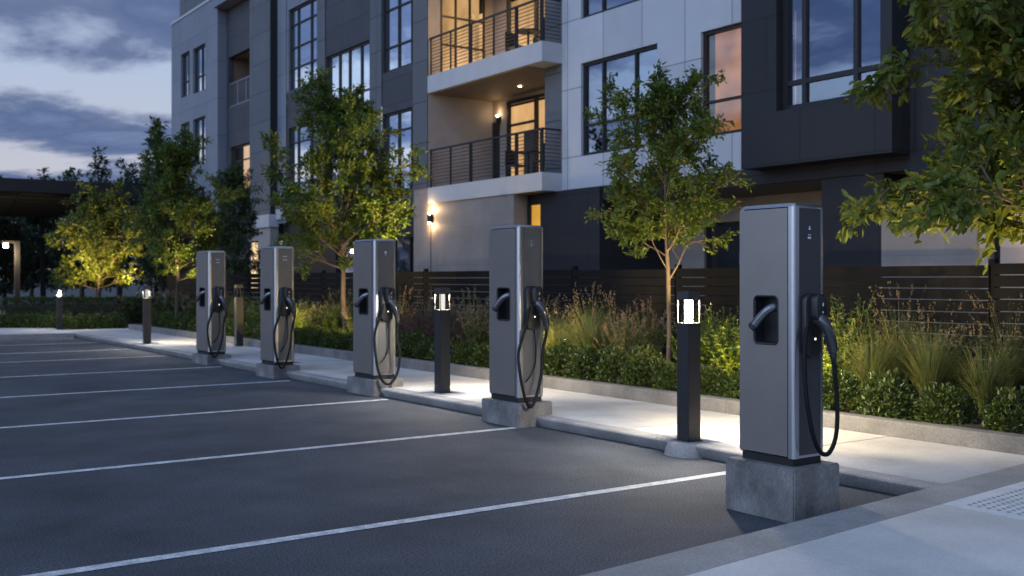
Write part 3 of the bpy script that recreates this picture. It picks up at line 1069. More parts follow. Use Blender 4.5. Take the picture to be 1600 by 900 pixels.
def mesh_np(name, V, F, mat):
    me = bpy.data.meshes.new(name)
    nf, k = F.shape
    me.vertices.add(len(V))
    me.vertices.foreach_set('co', V.astype(np.float32).ravel())
    me.loops.add(nf * k)
    me.loops.foreach_set('vertex_index', F.astype(np.int32).ravel())
    me.polygons.add(nf)
    me.polygons.foreach_set('loop_start', np.arange(0, nf * k, k, dtype=np.int32))
    me.polygons.foreach_set('loop_total', np.full(nf, k, dtype=np.int32))
    me.materials.append(mat)
    me.update(calc_edges=True)
    return me


def unit(v):
    return v / (np.linalg.norm(v) + 1e-9)


def tree_meshes(seed, H, z0, prof, limbs, leaf, nleaf, trunk_r=0.045, steep=(0.55, 1.25), fork=(), mat_leaf='leaf', mat_bark='bark', twig_n=6, lw=0.45):
    """trunk with limbs, branches and twigs; leaves sit along the twigs. prof(t): crown radius at t = 0 (lowest limb) .. 1 (top)"""
    rs = np.random.RandomState(seed)
    wood = MB()
    tips = []                                       # (start, end, weight)
    n = 12
    wob = rs.uniform(-1, 1, (n, 2)).cumsum(0) * 0.018 * H / 4
    tr = [np.array([wob[i, 0] * (i > 0), wob[i, 1] * (i > 0), H * 0.95 * i / (n - 1)]) for i in range(n)]

    def trunk_at(z):
        t = min(max(z / (H * 0.95), 0), 0.999) * (n - 1)
        i = int(t)
        return tr[i] * (1 - (t - i)) + tr[i + 1] * (t - i)

    def tr_r(z):
        return trunk_r * (1 - 0.9 * z / H) + 0.004

    wood.tube(tr, [tr_r(p[2]) * (1.35 if i == 0 else 1) for i, p in enumerate(tr)], 8)

    def branch(p, d, L, r, lvl, up):
        pts = [p]
        k = 5
        dd = d.copy()
        for i in range(k):
            dd = unit(dd + np.array([0, 0, up]) + rs.normal(0, 0.10, 3))
            pts.append(pts[-1] + dd * L / k)
        wood.tube(pts, [max(r * (1 - 0.85 * i / k), 0.0022) for i in range(k + 1)], 5 if lvl < 2 else 4, cap=False)
        if lvl >= 2:
            tips.append((pts[1], pts[-1], L))
            return
        m = int(twig_n * (1.0 if lvl == 1 else 1.2) + rs.uniform(0, 2))
        for j in range(m):
            s = 0.22 + 0.75 * (j + rs.uniform(0, 1)) / m
            q = s * k
            i = min(int(q), k - 1)
            pp = pts[i] * (1 - (q - i)) + pts[i + 1] * (q - i)
            ax = unit(pts[i + 1] - pts[i])
            side = unit(np.cross(ax, rs.normal(0, 1, 3)))
            nd = unit(ax * rs.uniform(0.45, 0.9) + side * rs.uniform(0.5, 0.9))
            branch(pp, nd, L * rs.uniform(0.30, 0.5) * (1.15 - 0.5 * s), r * 0.45, lvl + 1, 0.03)
        tips.append((pts[2], pts[-1], L * 0.7))

    ga = rs.uniform(0, 6.28)
    for i in range(limbs):
        t = (i + rs.uniform(0, 0.8)) / limbs
        zs = z0 + (H * 0.93 - z0) * (t ** 1.05) * 0.9 - 0.10
        ga += 2.4 + rs.uniform(-0.35, 0.35)
        el = steep[0] + (steep[1] - steep[0]) * t + rs.uniform(-0.15, 0.15)
        Rr = prof(t) * rs.uniform(0.78, 1.12)
        L = Rr / max(math.cos(el + 0.1), 0.35)
        d = np.array([math.cos(ga) * math.cos(el), math.sin(ga) * math.cos(el), math.sin(el)])
        branch(trunk_at(zs), d, L, tr_r(zs) * 0.55, 0, 0.05)
    for i in range(int(limbs * 1.3)):
        t = (i + rs.uniform(0, 1)) / (limbs * 1.3)
        zs = z0 + 0.15 + (H * 0.9 - z0) * t
        az, el = rs.uniform(0, 6.28), rs.uniform(0.3, 1.0)
        branch(trunk_at(zs), np.array([math.cos(az) * math.cos(el), math.sin(az) * math.cos(el), math.sin(el)]), prof(t) * rs.uniform(0.3, 0.55), tr_r(zs) * 0.25, 1, 0.04)
    for (zs, az, el, L, r) in fork:                 # chosen low forks
        d = np.array([math.cos(az) * math.cos(el), math.sin(az) * math.cos(el), math.sin(el)])
        branch(trunk_at(zs), d, L, r, 0, 0.03)
    branch(trunk_at(H * 0.75), np.array([0.05, 0, 1.0]), H * 0.22, 0.012, 0, 0.1)
    W = np.array([t[2] for t in tips])
    pick = rs.choice(len(tips), nleaf, p=W / W.sum())
    A = np.array([t[0] for t in tips])[pick]
    B = np.array([t[1] for t in tips])[pick]
    s = rs.uniform(0.0, 1.05, (nleaf, 1))
    ax = B - A
    ax = ax / (np.linalg.norm(ax, axis=1, keepdims=True) + 1e-9)
    P = A + (B - A) * s + rs.normal(0, 0.35 * leaf, (nleaf, 3))
    D = ax * 0.7 + rs.normal(0, 0.55, (nleaf, 3)) + np.array([0, 0, -0.12])
    Nn = np.array([0, 0, 1.0]) + rs.normal(0, 0.55, (nleaf, 3))
    V, F = leaf_arrays(P, D, Nn, leaf * rs.uniform(0.6, 1.25, nleaf), lw)
    return wood.mesh('trunk', M[mat_bark], True), mesh_np('crown', V, F, M[mat_leaf])


def place_tree(name, meshes, loc, label, cat='tree', group=None, rz=0.0, sc=(1, 1, 1)):
    t = thing(name, loc, label, cat, group, rz)
    t.scale = sc
    link('trunk', meshes[0], t)
    link('crown', meshes[1], t)
    return t


def egg(rmax, low=0.75, top=0.10, peak=0.3):
    def f(t):
        if t < peak:
            return rmax * (low + (1 - low) * t / peak)
        u = (t - peak) / (1 - peak)
        return rmax * (top + (1 - top) * (1 - u ** 1.25))
    return f


# ------------------------------------------------------------------ trees of the planting strip
G = 0.225
place_tree('young_tree', tree_meshes(21, 4.4, 1.75, egg(0.95, 1.0, 0.14, 0.20), 22, 0.076, 15000, 0.034, (0.35, 1.2),
                                     fork=((1.35, -0.75, 1.05, 1.3, 0.014), (1.5, 2.3, 1.1, 1.1, 0.010))),
           (10.2, 10.78, G), 'slim young tree behind the brightest bollard, lower crown lit yellow', group='trees in the planting strip')
place_tree('young_tree', tree_meshes(34, 5.55, 1.70, egg(1.48, 0.95, 0.06, 0.2), 34, 0.092, 32000, 0.060, (0.30, 1.25),
                                     fork=((1.8, -0.9, 0.55, 1.5, 0.022),)),
           (10.0, 20.45, G), 'tall leafy tree beside the middle charger, glowing yellow towards the wall lamp', group='trees in the planting strip')
place_tree('young_tree', tree_meshes(55, 5.5, 1.4, egg(1.2, 0.85, 0.08, 0.30), 30, 0.10, 22000, 0.055, (0.35, 1.25), mat_bark='bark_dark'),
           (9.15, 29.3, G), 'dark trunked tree at the far planter end, left of the farthest charger', group='trees in the planting strip')
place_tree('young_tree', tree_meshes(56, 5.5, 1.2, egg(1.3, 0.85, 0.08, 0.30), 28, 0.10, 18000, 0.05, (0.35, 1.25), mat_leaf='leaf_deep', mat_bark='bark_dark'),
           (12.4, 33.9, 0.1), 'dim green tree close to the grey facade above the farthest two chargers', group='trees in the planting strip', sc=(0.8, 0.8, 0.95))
place_tree('broadleaf_tree', tree_meshes(80, 5.6, 1.75, egg(2.15, 1.0, 0.28, 0.10), 52, 0.125, 52000, 0.07, (0.05, 1.15), mat_leaf='leaf_olive', lw=0.5, twig_n=6),
           (9.7, 4.55, G), 'big broad leaved tree reaching in from the right edge with its trunk out of view')
place_tree('small_tree', tree_meshes(91, 4.0, 1.15, egg(1.5, 0.8, 0.15, 0.35), 26, 0.14, 10000, 0.05, (0.25, 1.2), mat_leaf='leaf_lime'),
           (9.1, 37.8, 0.1), 'small round tree lit bright yellow by ground spotlights in front of the pavilion')

# far trees: conifers and broad dark crowns
def conifer_meshes(seed, H, Rb, nleaf, leaf=0.5):
    rs = np.random.RandomState(seed)
    wood = MB()
    wood.tube([(0, 0, 0), (0.05, 0, H * .5), (0, 0.03, H)], [0.22, 0.14, 0.02], 7)
    P, D = [], []
    z = H * 0.12
    while z < H * 0.99:
        t = (z / H)
        rr = Rb * (1 - t) ** 0.85 + 0.15
        for k in range(int(5 + 3 * (1 - t))):
            a = rs.uniform(0, 6.28)
            L = rr * rs.uniform(0.6, 1.15)
            d = np.array([math.cos(a), math.sin(a), -0.12 + 0.5 * t])
            wood.tube([(0, 0, z), tuple(np.array([0, 0, z]) + d * L)], [0.035, 0.008], 4, cap=False)
            m = int(nleaf * L / (Rb * 60)) + 3
            s = rs.uniform(0.15, 1.0, m)
            P.append(np.array([0, 0, z]) + d * L * s[:, None] + rs.normal(0, 0.16, (m, 3)))
            D.append(d + rs.normal(0, 0.6, (m, 3)))
        z += H * rs.uniform(0.022, 0.04)
    P, D = np.concatenate(P), np.concatenate(D)
    V, F = leaf_arrays(P, D, np.array([0, 0, 1.0]) + rs.normal(0, 0.5, D.shape), leaf * rs.uniform(0.5, 1.2, len(P)), 0.35)
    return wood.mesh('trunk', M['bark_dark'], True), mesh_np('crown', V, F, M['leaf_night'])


con = conifer_meshes(3, 15.0, 3.6, 2600, 0.55)
for i, (x, y, s, lb) in enumerate([(23.7, 81, 0.91, 'tallest dark conifer, its tip just left of the pale end of the building'),
                                   (20.1, 83.5, 0.76, 'pointed dark conifer rising over the pavilion roof left of the tallest one'),
                                   (16.7, 85.9, 0.66, 'small conifer tip just showing over the pavilion roof, leftmost of the pointed ones')]):
    place_tree('conifer', con, (x, y, 0), lb, 'tree', 'conifers behind the pavilion', rz=i * 1.9, sc=(s, s, s))
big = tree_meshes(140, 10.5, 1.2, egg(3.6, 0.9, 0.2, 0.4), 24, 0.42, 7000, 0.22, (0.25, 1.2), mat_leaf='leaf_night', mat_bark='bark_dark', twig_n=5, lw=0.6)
for i, (x, y, s, lb) in enumerate([(21.5, 75, 0.80, 'broad dark tree close behind the far end of the building'),
                                   (17.6, 78, 0.74, 'broad dark tree behind the right half of the pavilion'),
                                   (14.8, 80.5, 0.70, 'broad dark tree in the shade under the pavilion roof line'),
                                   (11.6, 82, 0.72, 'broad dark tree behind the far lamp post at the left edge'),
                                   (11.6, 71, 0.50, 'low dark tree growing at the rear edge of the pavilion roof'),
                                   (14.2, 46.8, 0.62, 'dense dark tree between the lit small tree and the building end')]):
    place_tree('broad_tree', big, (x, y, 0), lb, 'tree', 'dark trees beyond the lot', rz=i * 1.3, sc=(s * (0.6 if i == 5 else 1), s * (0.6 if i == 5 else 1), s * (0.85 if i == 5 else 1)))
# trees across the lot, which the windows mirror
for i, (x, y, s) in enumerate([(-13, 30.5, 0.92), (-15, 44, 0.80), (-16, 54, 0.95), (-18, 66, 0.9)]):
    place_tree('broad_tree', big, (x, y, 0), 'dark tree on the far side of the lot, seen only mirrored in the windows', 'tree', 'trees mirrored in the windows', rz=i * 2.1, sc=(s, s, s))

# ------------------------------------------------------------------ words that say where a plant stands
_c, _s = math.cos(YAW), math.sin(YAW)


def across(x, y):
    return 800 + 1644 * (x * _c - y * _s) / (x * _s + y * _c)


MARKS = [(-9999, None), (229, 'the far bollard'), (325, 'the farthest charger'), (432, 'the second farthest charger'),
         (588, 'the middle charger'), (692, 'the soft white bollard'), (805, 'the second nearest charger'), (1075, 'the brightest bollard'), (1225, 'the nearest charger')]
ORD = ['first', 'second', 'third', 'fourth', 'fifth', 'sixth', 'seventh', 'eighth', 'ninth', 'tenth', 'eleventh', 'twelfth', 'thirteenth', 'fourteenth', 'fifteenth', 'sixteenth', 'seventeenth', 'eighteenth']


def label_row(items, text):
    """items: (object, x, y). Each gets: <text>, nth to the right of a named landmark."""
    cnt = {}
    for o, x, y in sorted(items, key=lambda a: across(a[1], a[2])):
        px = across(x, y)
        i = max(k for k, (p, n) in enumerate(MARKS) if p <= px)
        cnt[i] = cnt.get(i, 0) + 1
        k = ORD[cnt[i] - 1]
        if i == 0:
            o['label'] = f'{text}, {k} from the left, before the far bollard'
        else:
            o['label'] = f'{text}, {k} to the right of {MARKS[i][1]}'


def copy_thing(t, loc, rz, sc):
    c = t.copy()
    C.objects.link(c)
    c.location = loc
    c.rotation_euler = (0, 0, rz)
    c.scale = sc
    for ch in t.children:
        d = ch.copy()
        C.objects.link(d)
        d.parent = c
    return c


# ------------------------------------------------------------------ low clipped mounds along the kerb
def mound_meshes(seed, n=1900, leaf=0.050, r=0.29, hgt=0.345):
    rs = np.random.RandomState(seed)
    u = rs.normal(0, 1, (n, 3))
    u[:, 2] = np.abs(u[:, 2]) * 1.0 - 0.12
    u /= np.linalg.norm(u, axis=1, keepdims=True)
    ph = rs.uniform(0, 6.28, 6)
    bump = 1 + 0.10 * np.sin(3 * np.arctan2(u[:, 1], u[:, 0]) + ph[0]) + 0.08 * np.sin(7 * u[:, 2] + 5 * u[:, 0] + ph[1]) + 0.07 * np.sin(9 * u[:, 1] + ph[2])
    rad = bump * (1 - 0.45 * rs.uniform(0, 1, n) ** 1.6)
    P = u * rad[:, None] * np.array([r, r, hgt])
    P[:, 2] = np.maximum(P[:, 2] + 0.04, 0.015)
    D = u + rs.normal(0, 0.6, (n, 3)) + np.array([0, 0, 0.35])
    Nn = u + rs.normal(0, 0.5, (n, 3)) + np.array([0, 0, 0.3])
    V, F = leaf_arrays(P, D, Nn, leaf * rs.uniform(0.6, 1.25, n), 0.5, 0.10, 0.05)
    st = MB()
    for k in range(9):
        a = rs.uniform(0, 6.28)
        rr = rs.uniform(0.3, 0.75)
        st.tube([(0.02 * math.cos(a), 0.02 * math.sin(a), -0.02), (rr * r * 0.5 * math.cos(a), rr * r * .5 * math.sin(a), hgt * .45), (rr * r * math.cos(a), rr * r * math.sin(a), hgt * .8)], [0.008, 0.006, 0.002], 4)
    return mesh_np('foliage', V, F, M['leaf_box']), st.mesh('stems', M['bark_dark'])


moulds = [mound_meshes(200 + k) for k in range(4)]
rnd = random.Random(17)
protos = []
for k, (fo, st) in enumerate(moulds):
    t = thing('boxwood_mound', (0, 0, 0), 'low clipped boxwood mound', 'shrub', 'boxwood mounds edging the planting strip')
    link('foliage', fo, t)
    link('stems', st, t)
    protos.append(t)
items = []
y = 3.3
k = 0
while y < 31.8:
    x = 9.25 + rnd.uniform(-0.05, 0.05)
    s = rnd.uniform(0.86, 1.10)
    loc = (x, y, G)
    rz = rnd.uniform(0, 6.28)
    sc = (s, s, s * rnd.uniform(0.88, 1.1))
    if k < 4:
        o = protos[k]
        o.location, o.rotation_euler, o.scale = loc, (0, 0, rz), sc
    else:
        o = copy_thing(protos[rnd.randrange(4)], loc, rz, sc)
    items.append((o, x, y))
    y += rnd.uniform(0.56, 0.70)
    k += 1
label_row(items, 'low boxwood mound at the planter kerb')
MOUNDS = items

# creeping ground cover between the mounds
rs = np.random.RandomState(8)
n = 2600
P = np.stack([rs.uniform(8.84, 9.3, n), 4.6 + rs.beta(1.0, 1.2, n) * 12, np.full(n, G + 0.01)], 1)
keep = np.sin(P[:, 1] * 2.3) + np.sin(P[:, 1] * 5.1 + 1) > 0.25
P = P[keep]
P[:, 2] += rs.uniform(0, 0.03, len(P))
V, F = leaf_arrays(P, rs.normal(0, 1, P.shape) * [1, 1, .25], np.array([0, 0, 1.0]) + rs.normal(0, 0.3, P.shape), 0.035 * rs.uniform(.6, 1.2, len(P)), 0.5)
tag(link('ground_cover', mesh_np('ground_cover', V, F, M['leaf'])), 'small creeping leaves covering the soil along the planter kerb', 'ground cover', kind='stuff')


# ------------------------------------------------------------------ grasses and perennials
def blade_arrays(rs, n, H, spread, w, r0=0.07, lean=(0.15, 0.75)):
    a = rs.uniform(0, 6.28, n)
    base = np.stack([np.cos(a), np.sin(a), np.zeros(n)], 1) * (r0 * np.sqrt(rs.uniform(0, 1, n)))[:, None]
    a2 = a + rs.normal(0, 0.5, n)
    out = np.stack([np.cos(a2), np.sin(a2), np.zeros(n)], 1)
    side = np.stack([-np.sin(a2), np.cos(a2), np.zeros(n)], 1)
    L = H * rs.uniform(0.55, 1.05, n)
    ln = rs.uniform(lean[0], lean[1], n) * spread
    segs = 5
    rows = []
    for i in range(segs + 1):
        t = i / segs
        p = base + out * (ln * L * t ** 1.7)[:, None] + np.array([0, 0, 1.0]) * (L * (t - 0.38 * ln * t ** 2.6))[:, None]
        ww = w * (1 - t ** 1.5 * 0.95) * 0.5
        rows.append(p - side * ww)
        rows.append(p + side * ww)
    V = np.stack(rows, 1).reshape(-1, 3)
    b = np.arange(n)[:, None] * (2 * (segs + 1))
    F = np.concatenate([b + np.array([[2 * i, 2 * i + 1, 2 * i + 3, 2 * i + 2]]) for i in range(segs)], 0)
    tips_ = rows[-1]
    dirs = rows[-1] - rows[-3]
    return V, F, tips_, dirs


def grass_meshes(seed, H=1.0, n=420, spread=0.8, w=0.008, mat='blade', plume='seed', nplume=26):
    rs = np.random.RandomState(seed)
    V, F, T, Dr = blade_arrays(rs, n, H, spread, w)
    V2, F2, T2, D2 = blade_arrays(rs, nplume, H * 1.18, spread * 0.55, 0.004, lean=(0.1, 0.6))
    V = np.concatenate([V, V2])
    F = np.concatenate([F, F2 + (len(V) - len(V2))])
    P, D = [], []
    for p, d in zip(T2, D2):
        d = unit(d)
        m = rs.randint(8, 15)
        s = rs.uniform(-0.15, 0.03, m)
        P.append(p + d * s[:, None] + rs.normal(0, 0.006, (m, 3)))
        D.append(d + rs.normal(0, 0.45, (m, 3)))
    P, D = np.concatenate(P), np.concatenate(D)
    Vp, Fp = leaf_arrays(P, D, rs.normal(0, 1, P.shape), 0.026 * rs.uniform(.6, 1.2, len(P)), 0.35)
    return mesh_np('blades', V, F, M[mat]), mesh_np('plume', Vp, Fp, M[plume])


def perennial_meshes(seed, H=1.0, nst=44, leaf=0.05, mat='leaf', tip='seed', rad=0.42, lw=0.4, tipn=9, density=26):
    rs = np.random.RandomState(seed)
    st = MB()
    P, D, Q, E_ = [], [], [], []
    for k in range(nst):
        a = rs.uniform(0, 6.28)
        r = rad * math.sqrt(rs.uniform(0, 1))
        h_ = H * rs.uniform(0.55, 1.08) * (1 - 0.25 * (r / rad) ** 2)
        b = np.array([math.cos(a), math.sin(a), 0]) * r * 0.35
        o = np.array([math.cos(a), math.sin(a), 0]) * r + rs.normal(0, 0.06, 3) * [1, 1, 0]
        pts = [b * (1 - t) + o * (t ** 1.3) + np.array([rs.normal(0, .012), rs.normal(0, .012), h_ * t]) for t in (0, .25, .5, .75, 1)]
        st.tube(pts, [0.004, 0.004, 0.0035, 0.003, 0.0018], 3, cap=False)
        for j in range(density):
            t = rs.uniform(0.08, 0.86) ** 0.8 * 4
            i = min(int(t), 3)
            p = pts[i] * (1 - (t - i)) + pts[i + 1] * (t - i)
            P.append(p)
            az = rs.uniform(0, 6.28)
            D.append(np.array([math.cos(az), math.sin(az), rs.uniform(-0.1, 0.9)]))
        ax = unit(pts[4] - pts[3])
        for j in range(tipn):
            Q.append(pts[4] - ax * rs.uniform(-0.02, 0.20) * H + rs.normal(0, 0.012, 3))
            E_.append(ax + rs.normal(0, 0.6, 3))
    P, D, Q, E_ = map(np.array, (P, D, Q, E_))
    V, F = leaf_arrays(P, D, np.array([0, 0, 1.0]) + rs.normal(0, .5, P.shape), leaf * rs.uniform(0.55, 1.2, len(P)), lw)
    Vq, Fq = leaf_arrays(Q, E_, rs.normal(0, 1, Q.shape), 0.032 * rs.uniform(.6, 1.3, len(Q)), 0.55)
    return st.mesh('stems', M['blade']), mesh_np('foliage', V, F, M[mat]), mesh_np('blossom', Vq, Fq, M[tip])


KINDS = {}


def plant_kind(key, name, text, meshes, part_names, cat, group):
    KINDS[key] = dict(name=name, text=text, meshes=meshes, parts=part_names, cat=cat, group=group, proto=None, items=[])


plant_kind('grass1', 'ornamental_grass', 'arching green grass clump with fine blades', grass_meshes(301, 1.02, 520, 1.0, 0.011), ('blades', 'plume'), 'grass clump', 'ornamental grass clumps in the planting strip')
plant_kind('grass2', 'ornamental_grass', 'feathery tan tipped grass clump', grass_meshes(302, 0.96, 460, 1.05, 0.010, 'blade', 'seed', 34), ('blades', 'plume'), 'grass clump', 'ornamental grass clumps in the planting strip')
plant_kind('leafy1', 'leafy_perennial', 'bushy green perennial with upright leafy stems', perennial_meshes(311, 1.0, 46, 0.085, 'leaf', 'leaf', 0.42), ('stems', 'foliage', 'blossom'), 'perennial', 'leafy perennials in the planting strip')
plant_kind('leafy2', 'leafy_perennial', 'dense olive perennial with pale seed tips', perennial_meshes(312, 0.9, 50, 0.070, 'leaf_deep', 'seed', 0.45), ('stems', 'foliage', 'blossom'), 'perennial', 'leafy perennials in the planting strip')
plant_kind('bloom1', 'flowering_perennial', 'perennial with rusty pink flower spikes', perennial_meshes(321, 0.98, 60, 0.045, 'leaf', 'bloom', 0.46, tipn=15), ('stems', 'foliage', 'blossom'), 'perennial', 'flowering perennials in the planting strip')
plant_kind('wine', 'flowering_perennial', 'wine red leaved perennial in flower', perennial_meshes(331, 0.85, 62, 0.05, 'bloom_wine', 'bloom_wine', 0.5, tipn=20), ('stems', 'foliage', 'blossom'), 'perennial', 'flowering perennials in the planting strip')


def put_plant(key, x, y, s=1.0, rz=0.0, sz=1.0):
    K = KINDS[key]
    loc, sc = (x, y, G - 0.01), (s, s, s * sz)
    if K['proto'] is None:
        t = thing(K['name'], loc, K['text'], K['cat'], K['group'], rz)
        t.scale = sc
        for nm, me in zip(K['parts'], K['meshes']):
            link(nm, me, t)
        K['proto'] = t
    else:
        t = copy_thing(K['proto'], loc, rz, sc)
    K['items'].append((t, x, y))


rnd = random.Random(29)
ROWS = [   # (from y, to y, kinds of the front row, kinds of the back row)
    (3.4, 6.3, ['grass2'], ['grass1', 'grass2']),
    (6.3, 7.5, ['grass1'], ['leafy2', 'grass1']),
    (7.5, 9.7, ['leafy1'], ['leafy1', 'leafy2']),
    (9.7, 11.2, ['leafy1'], ['leafy1', 'leafy2']),
    (11.2, 12.7, ['bloom1', 'grass1'], ['bloom1', 'grass2']),
    (12.7, 14.0, ['grass1'], ['grass2', 'grass2']),
    (14.0, 15.2, ['leafy2', 'bloom1'], ['grass2', 'bloom1']),
    (15.2, 19.0, ['wine'], ['wine', 'bloom1']),
    (19.0, 23.5, ['leafy1', 'leafy2'], ['grass2', 'leafy2']),
    (23.5, 31.6, ['leafy2', 'grass1', 'leafy1'], ['leafy2', 'leafy1']),
]
for y0, y1, fr, bk in ROWS:
    y = y0 + 0.3
    i = 0
    while y < y1:
        if math.hypot(10.2 - 10.0, y - 10.78) > 0.22:
            put_plant(fr[i % len(fr)], 9.98 + rnd.uniform(-0.10, 0.14), y, rnd.uniform(0.85, 1.02), rnd.uniform(0, 6.28), rnd.uniform(0.9, 1.05))
        put_plant(bk[i % len(bk)], 10.78 + rnd.uniform(-0.12, 0.15), y + 0.3, rnd.uniform(0.95, 1.12), rnd.uniform(0, 6.28), rnd.uniform(1.0, 1.12))
        y += rnd.uniform(0.68, 0.86)
        i += 1
for K in KINDS.values():
    label_row(K['items'], K['text'])

# hedges at the end of the lot
lines = []
for i in range(8):
    t_ = i / 7
    lines.append((5.75 + 2.75 * t_, 35.75 - 2.35 * t_))
items = []
for i, (x, y) in enumerate(lines):
    o = copy_thing(protos[i % 4], (x, y, 0.09), i * 1.7, (1.15, 1.15, 1.2))
    o['group'] = 'round hedge mounds closing the end of the lot'
    o['label'] = f'{ORD[i]} round hedge mound from the left, along the walk at the end of the lot'
hd = np.random.RandomState(77)
n = 9000
u = hd.uniform(0, 1, (n, 3))
face = hd.randint(0, 3, n)
P = np.stack([u[:, 0] * 5.2, u[:, 1] * 0.9 - 0.45, 0.08 + u[:, 2] * 0.82], 1)
P[face == 0, 2] = 0.86 + hd.normal(0, 0.03, (face == 0).sum())
P[face == 1, 1] = -0.45 + hd.normal(0, 0.03, (face == 1).sum())
V, F = leaf_arrays(P, hd.normal(0, .7, (n, 3)) + [0, -.4, .5], hd.normal(0, .5, (n, 3)) + [0, 0, 1.0], 0.07 * hd.uniform(.6, 1.2, n), 0.5)
hg = thing('clipped_hedge', (6.3, 38.6, 0.09), 'long dark clipped hedge behind the round mounds at the lot end', 'hedge', rz=R(-32))
link('foliage', mesh_np('foliage', V, F, M['leaf_box']), hg)
MB().box(0.1, 5.1, -0.3, 0.3, 0, 0.7).build('stems', M['bark_dark'], hg, local=True)
for i, (x, y, lb) in enumerate([(10.3, 34.2, 'soft dark shrub left of the far dark trunked tree'), (9.9, 36.0, 'rounded dark shrub under the small lit tree'), (11.2, 35.6, 'tall dark shrub between the small lit tree and the planter end')]):
    t = thing('leafy_shrub', (x, y, 0.09), lb, 'shrub', 'dark shrubs past the planter end', i * 2.0)
    t.scale = (1.7, 1.7, 1.35)
    for nm, me in zip(KINDS['leafy2']['parts'], KINDS['leafy2']['meshes']):
        link(nm, me, t)


# ------------------------------------------------------------------ ground spotlights under the trees, plus unseen ones added to brighten the planting
def spotlight(loc, aim, energy, label, angle=75, h_=0.16, size=0.04):
    t = thing('garden_spotlight', loc, label, 'spotlight')
    v = (Vector(aim) - Vector(loc) - Vector((0, 0, h_))).normalized()
    p = Vector(loc) + Vector((0, 0, h_))
    MB().tube([loc, p], 0.010, 6).build('stake', M['black_matt'], t)
    MB().tube([p - v * 0.05, p + v * 0.055], [0.032, 0.040], 12).build('head', M['black_matt'], t)
    MB().tube([p + v * 0.052, p + v * 0.058], 0.033, 12).build('lens', M['bulb_hot'], t)
    lamp('spotlight_beam', 'SPOT', p + v * 0.075, energy, (1.0, 0.70, 0.26), t, size, p + v, R(angle), 0.8)


spotlight((10.0, 10.2, G), (10.4, 10.3, 2.6), 420, 'small spotlight in the planting aimed up into the slim young tree', 90, 0.50)
spotlight((10.5, 17.7, G), (10.3, 18.9, 3.3), 1500, 'small added spotlight in the planting aimed up into the tall leafy tree', 85, 0.95)  # added source for the glow the wall lamp casts on this tree
spotlight((9.3, 4.1, G), (9.4, 5.7, 2.9), 420, 'small unseen spotlight added at the foot of the big broad leaved tree, aimed up', 100, 0.45)  # added lamp out of view, brightens the lower crown
spotlight((9.48, 8.50, G), (10.15, 9.5, 0.9), 300, 'small added spotlight hidden behind the nearest charger, aimed left along the planting', 140, 0.42)  # unseen lamps behind the chargers, added to brighten the plants
spotlight((9.48, 8.28, G), (10.15, 7.2, 0.8), 260, 'small added spotlight hidden behind the nearest charger, aimed right along the planting', 140, 0.42)
spotlight((9.48, 13.6, G), (10.15, 12.4, 0.9), 300, 'small added spotlight hidden behind the second nearest charger', 140, 0.42)
spotlight((9.48, 18.6, G), (10.2, 19.7, 0.9), 300, 'small added spotlight hidden behind the middle charger', 140, 0.42)
spotlight((9.48, 22.9, G), (10.2, 22.0, 0.9), 320, 'small added spotlight hidden behind the second farthest charger', 140, 0.42)
spotlight((9.0, 28.2, G), (9.3, 29.2, 3.4), 700, 'small spotlight in the planting aimed up into the dark trunked tree', 75, 0.6)
spotlight((7.9, 36.3, 0.1), (9.0, 37.7, 3.0), 800, 'small spotlight left of the small lit tree, behind the far bollard', 95, 0.95)
spotlight((10.05, 36.5, 0.1), (9.3, 37.6, 3.0), 800, 'bright garden spotlight right of the small lit tree, lens in view', 95, 1.0)


# ------------------------------------------------------------------ bollards
def bollard(x, y, label, inner, e_side, e_down, z=SW, s=1.0, collar=False):
    t = thing('light_bollard', (x, y, z), label, 'bollard', 'square light bollards along the walk')
    a = 0.077
    MB().box(-a, a, -a, a, 0.008, 1.085, 0.004).build('post', M['bollard_metal'], t, local=True)
    MB().box(-a - .014, a + .014, -a - .014, a + .014, 0, 0.0075).build('base_plate', M['bollard_metal'], t, local=True)
    MB().box(-a, a, -a, a, 1.295, 1.372, 0.006).build('cap', M['bollard_cap'], t, local=True)
    g = 0.070
    for sx in (-1, 1):
        for sy in (-1, 1):
            MB().box(sx * g - 0.0035, sx * g + 0.0035, sy * g - 0.0035, sy * g + 0.0035, 1.086, 1.294).build('corner_rod', M['bollard_cap'], t, local=True)
    gl = MB()
    for sx in (-1, 1):
        gl.quad((sx * g, -g + .006, 1.086), (sx * g, g - .006, 1.086), (sx * g, g - .006, 1.294), (sx * g, -g + .006, 1.294))
        gl.quad((-g + .006, sx * g, 1.086), (g - .006, sx * g, 1.086), (g - .006, sx * g, 1.294), (-g + .006, sx * g, 1.294))
    gl.build('lantern', M['lantern_glass'], t, local=True)
    MB().tube([(0, 0, 1.09), (0, 0, 1.29)], 0.036, 16).build('diffuser', M[inner], t, local=True, smooth=True)
    t.scale = (s, s, s)
    if e_down:
        if e_side:
            lamp('planting_light', 'SPOT', (x + 0.052 * s, y, z + 1.275 * s), e_side, (1.0, 0.77, 0.42), t, 0.010, aim=(x + 2.0, y, z + 0.35), spot=R(150), blend=0.9)
        lamp('bollard_light', 'AREA', (x, y, z + 1.285 * s), e_down, (1.0, 0.91, 0.78), t, 0.13, aim=(x, y, 0))
    return t


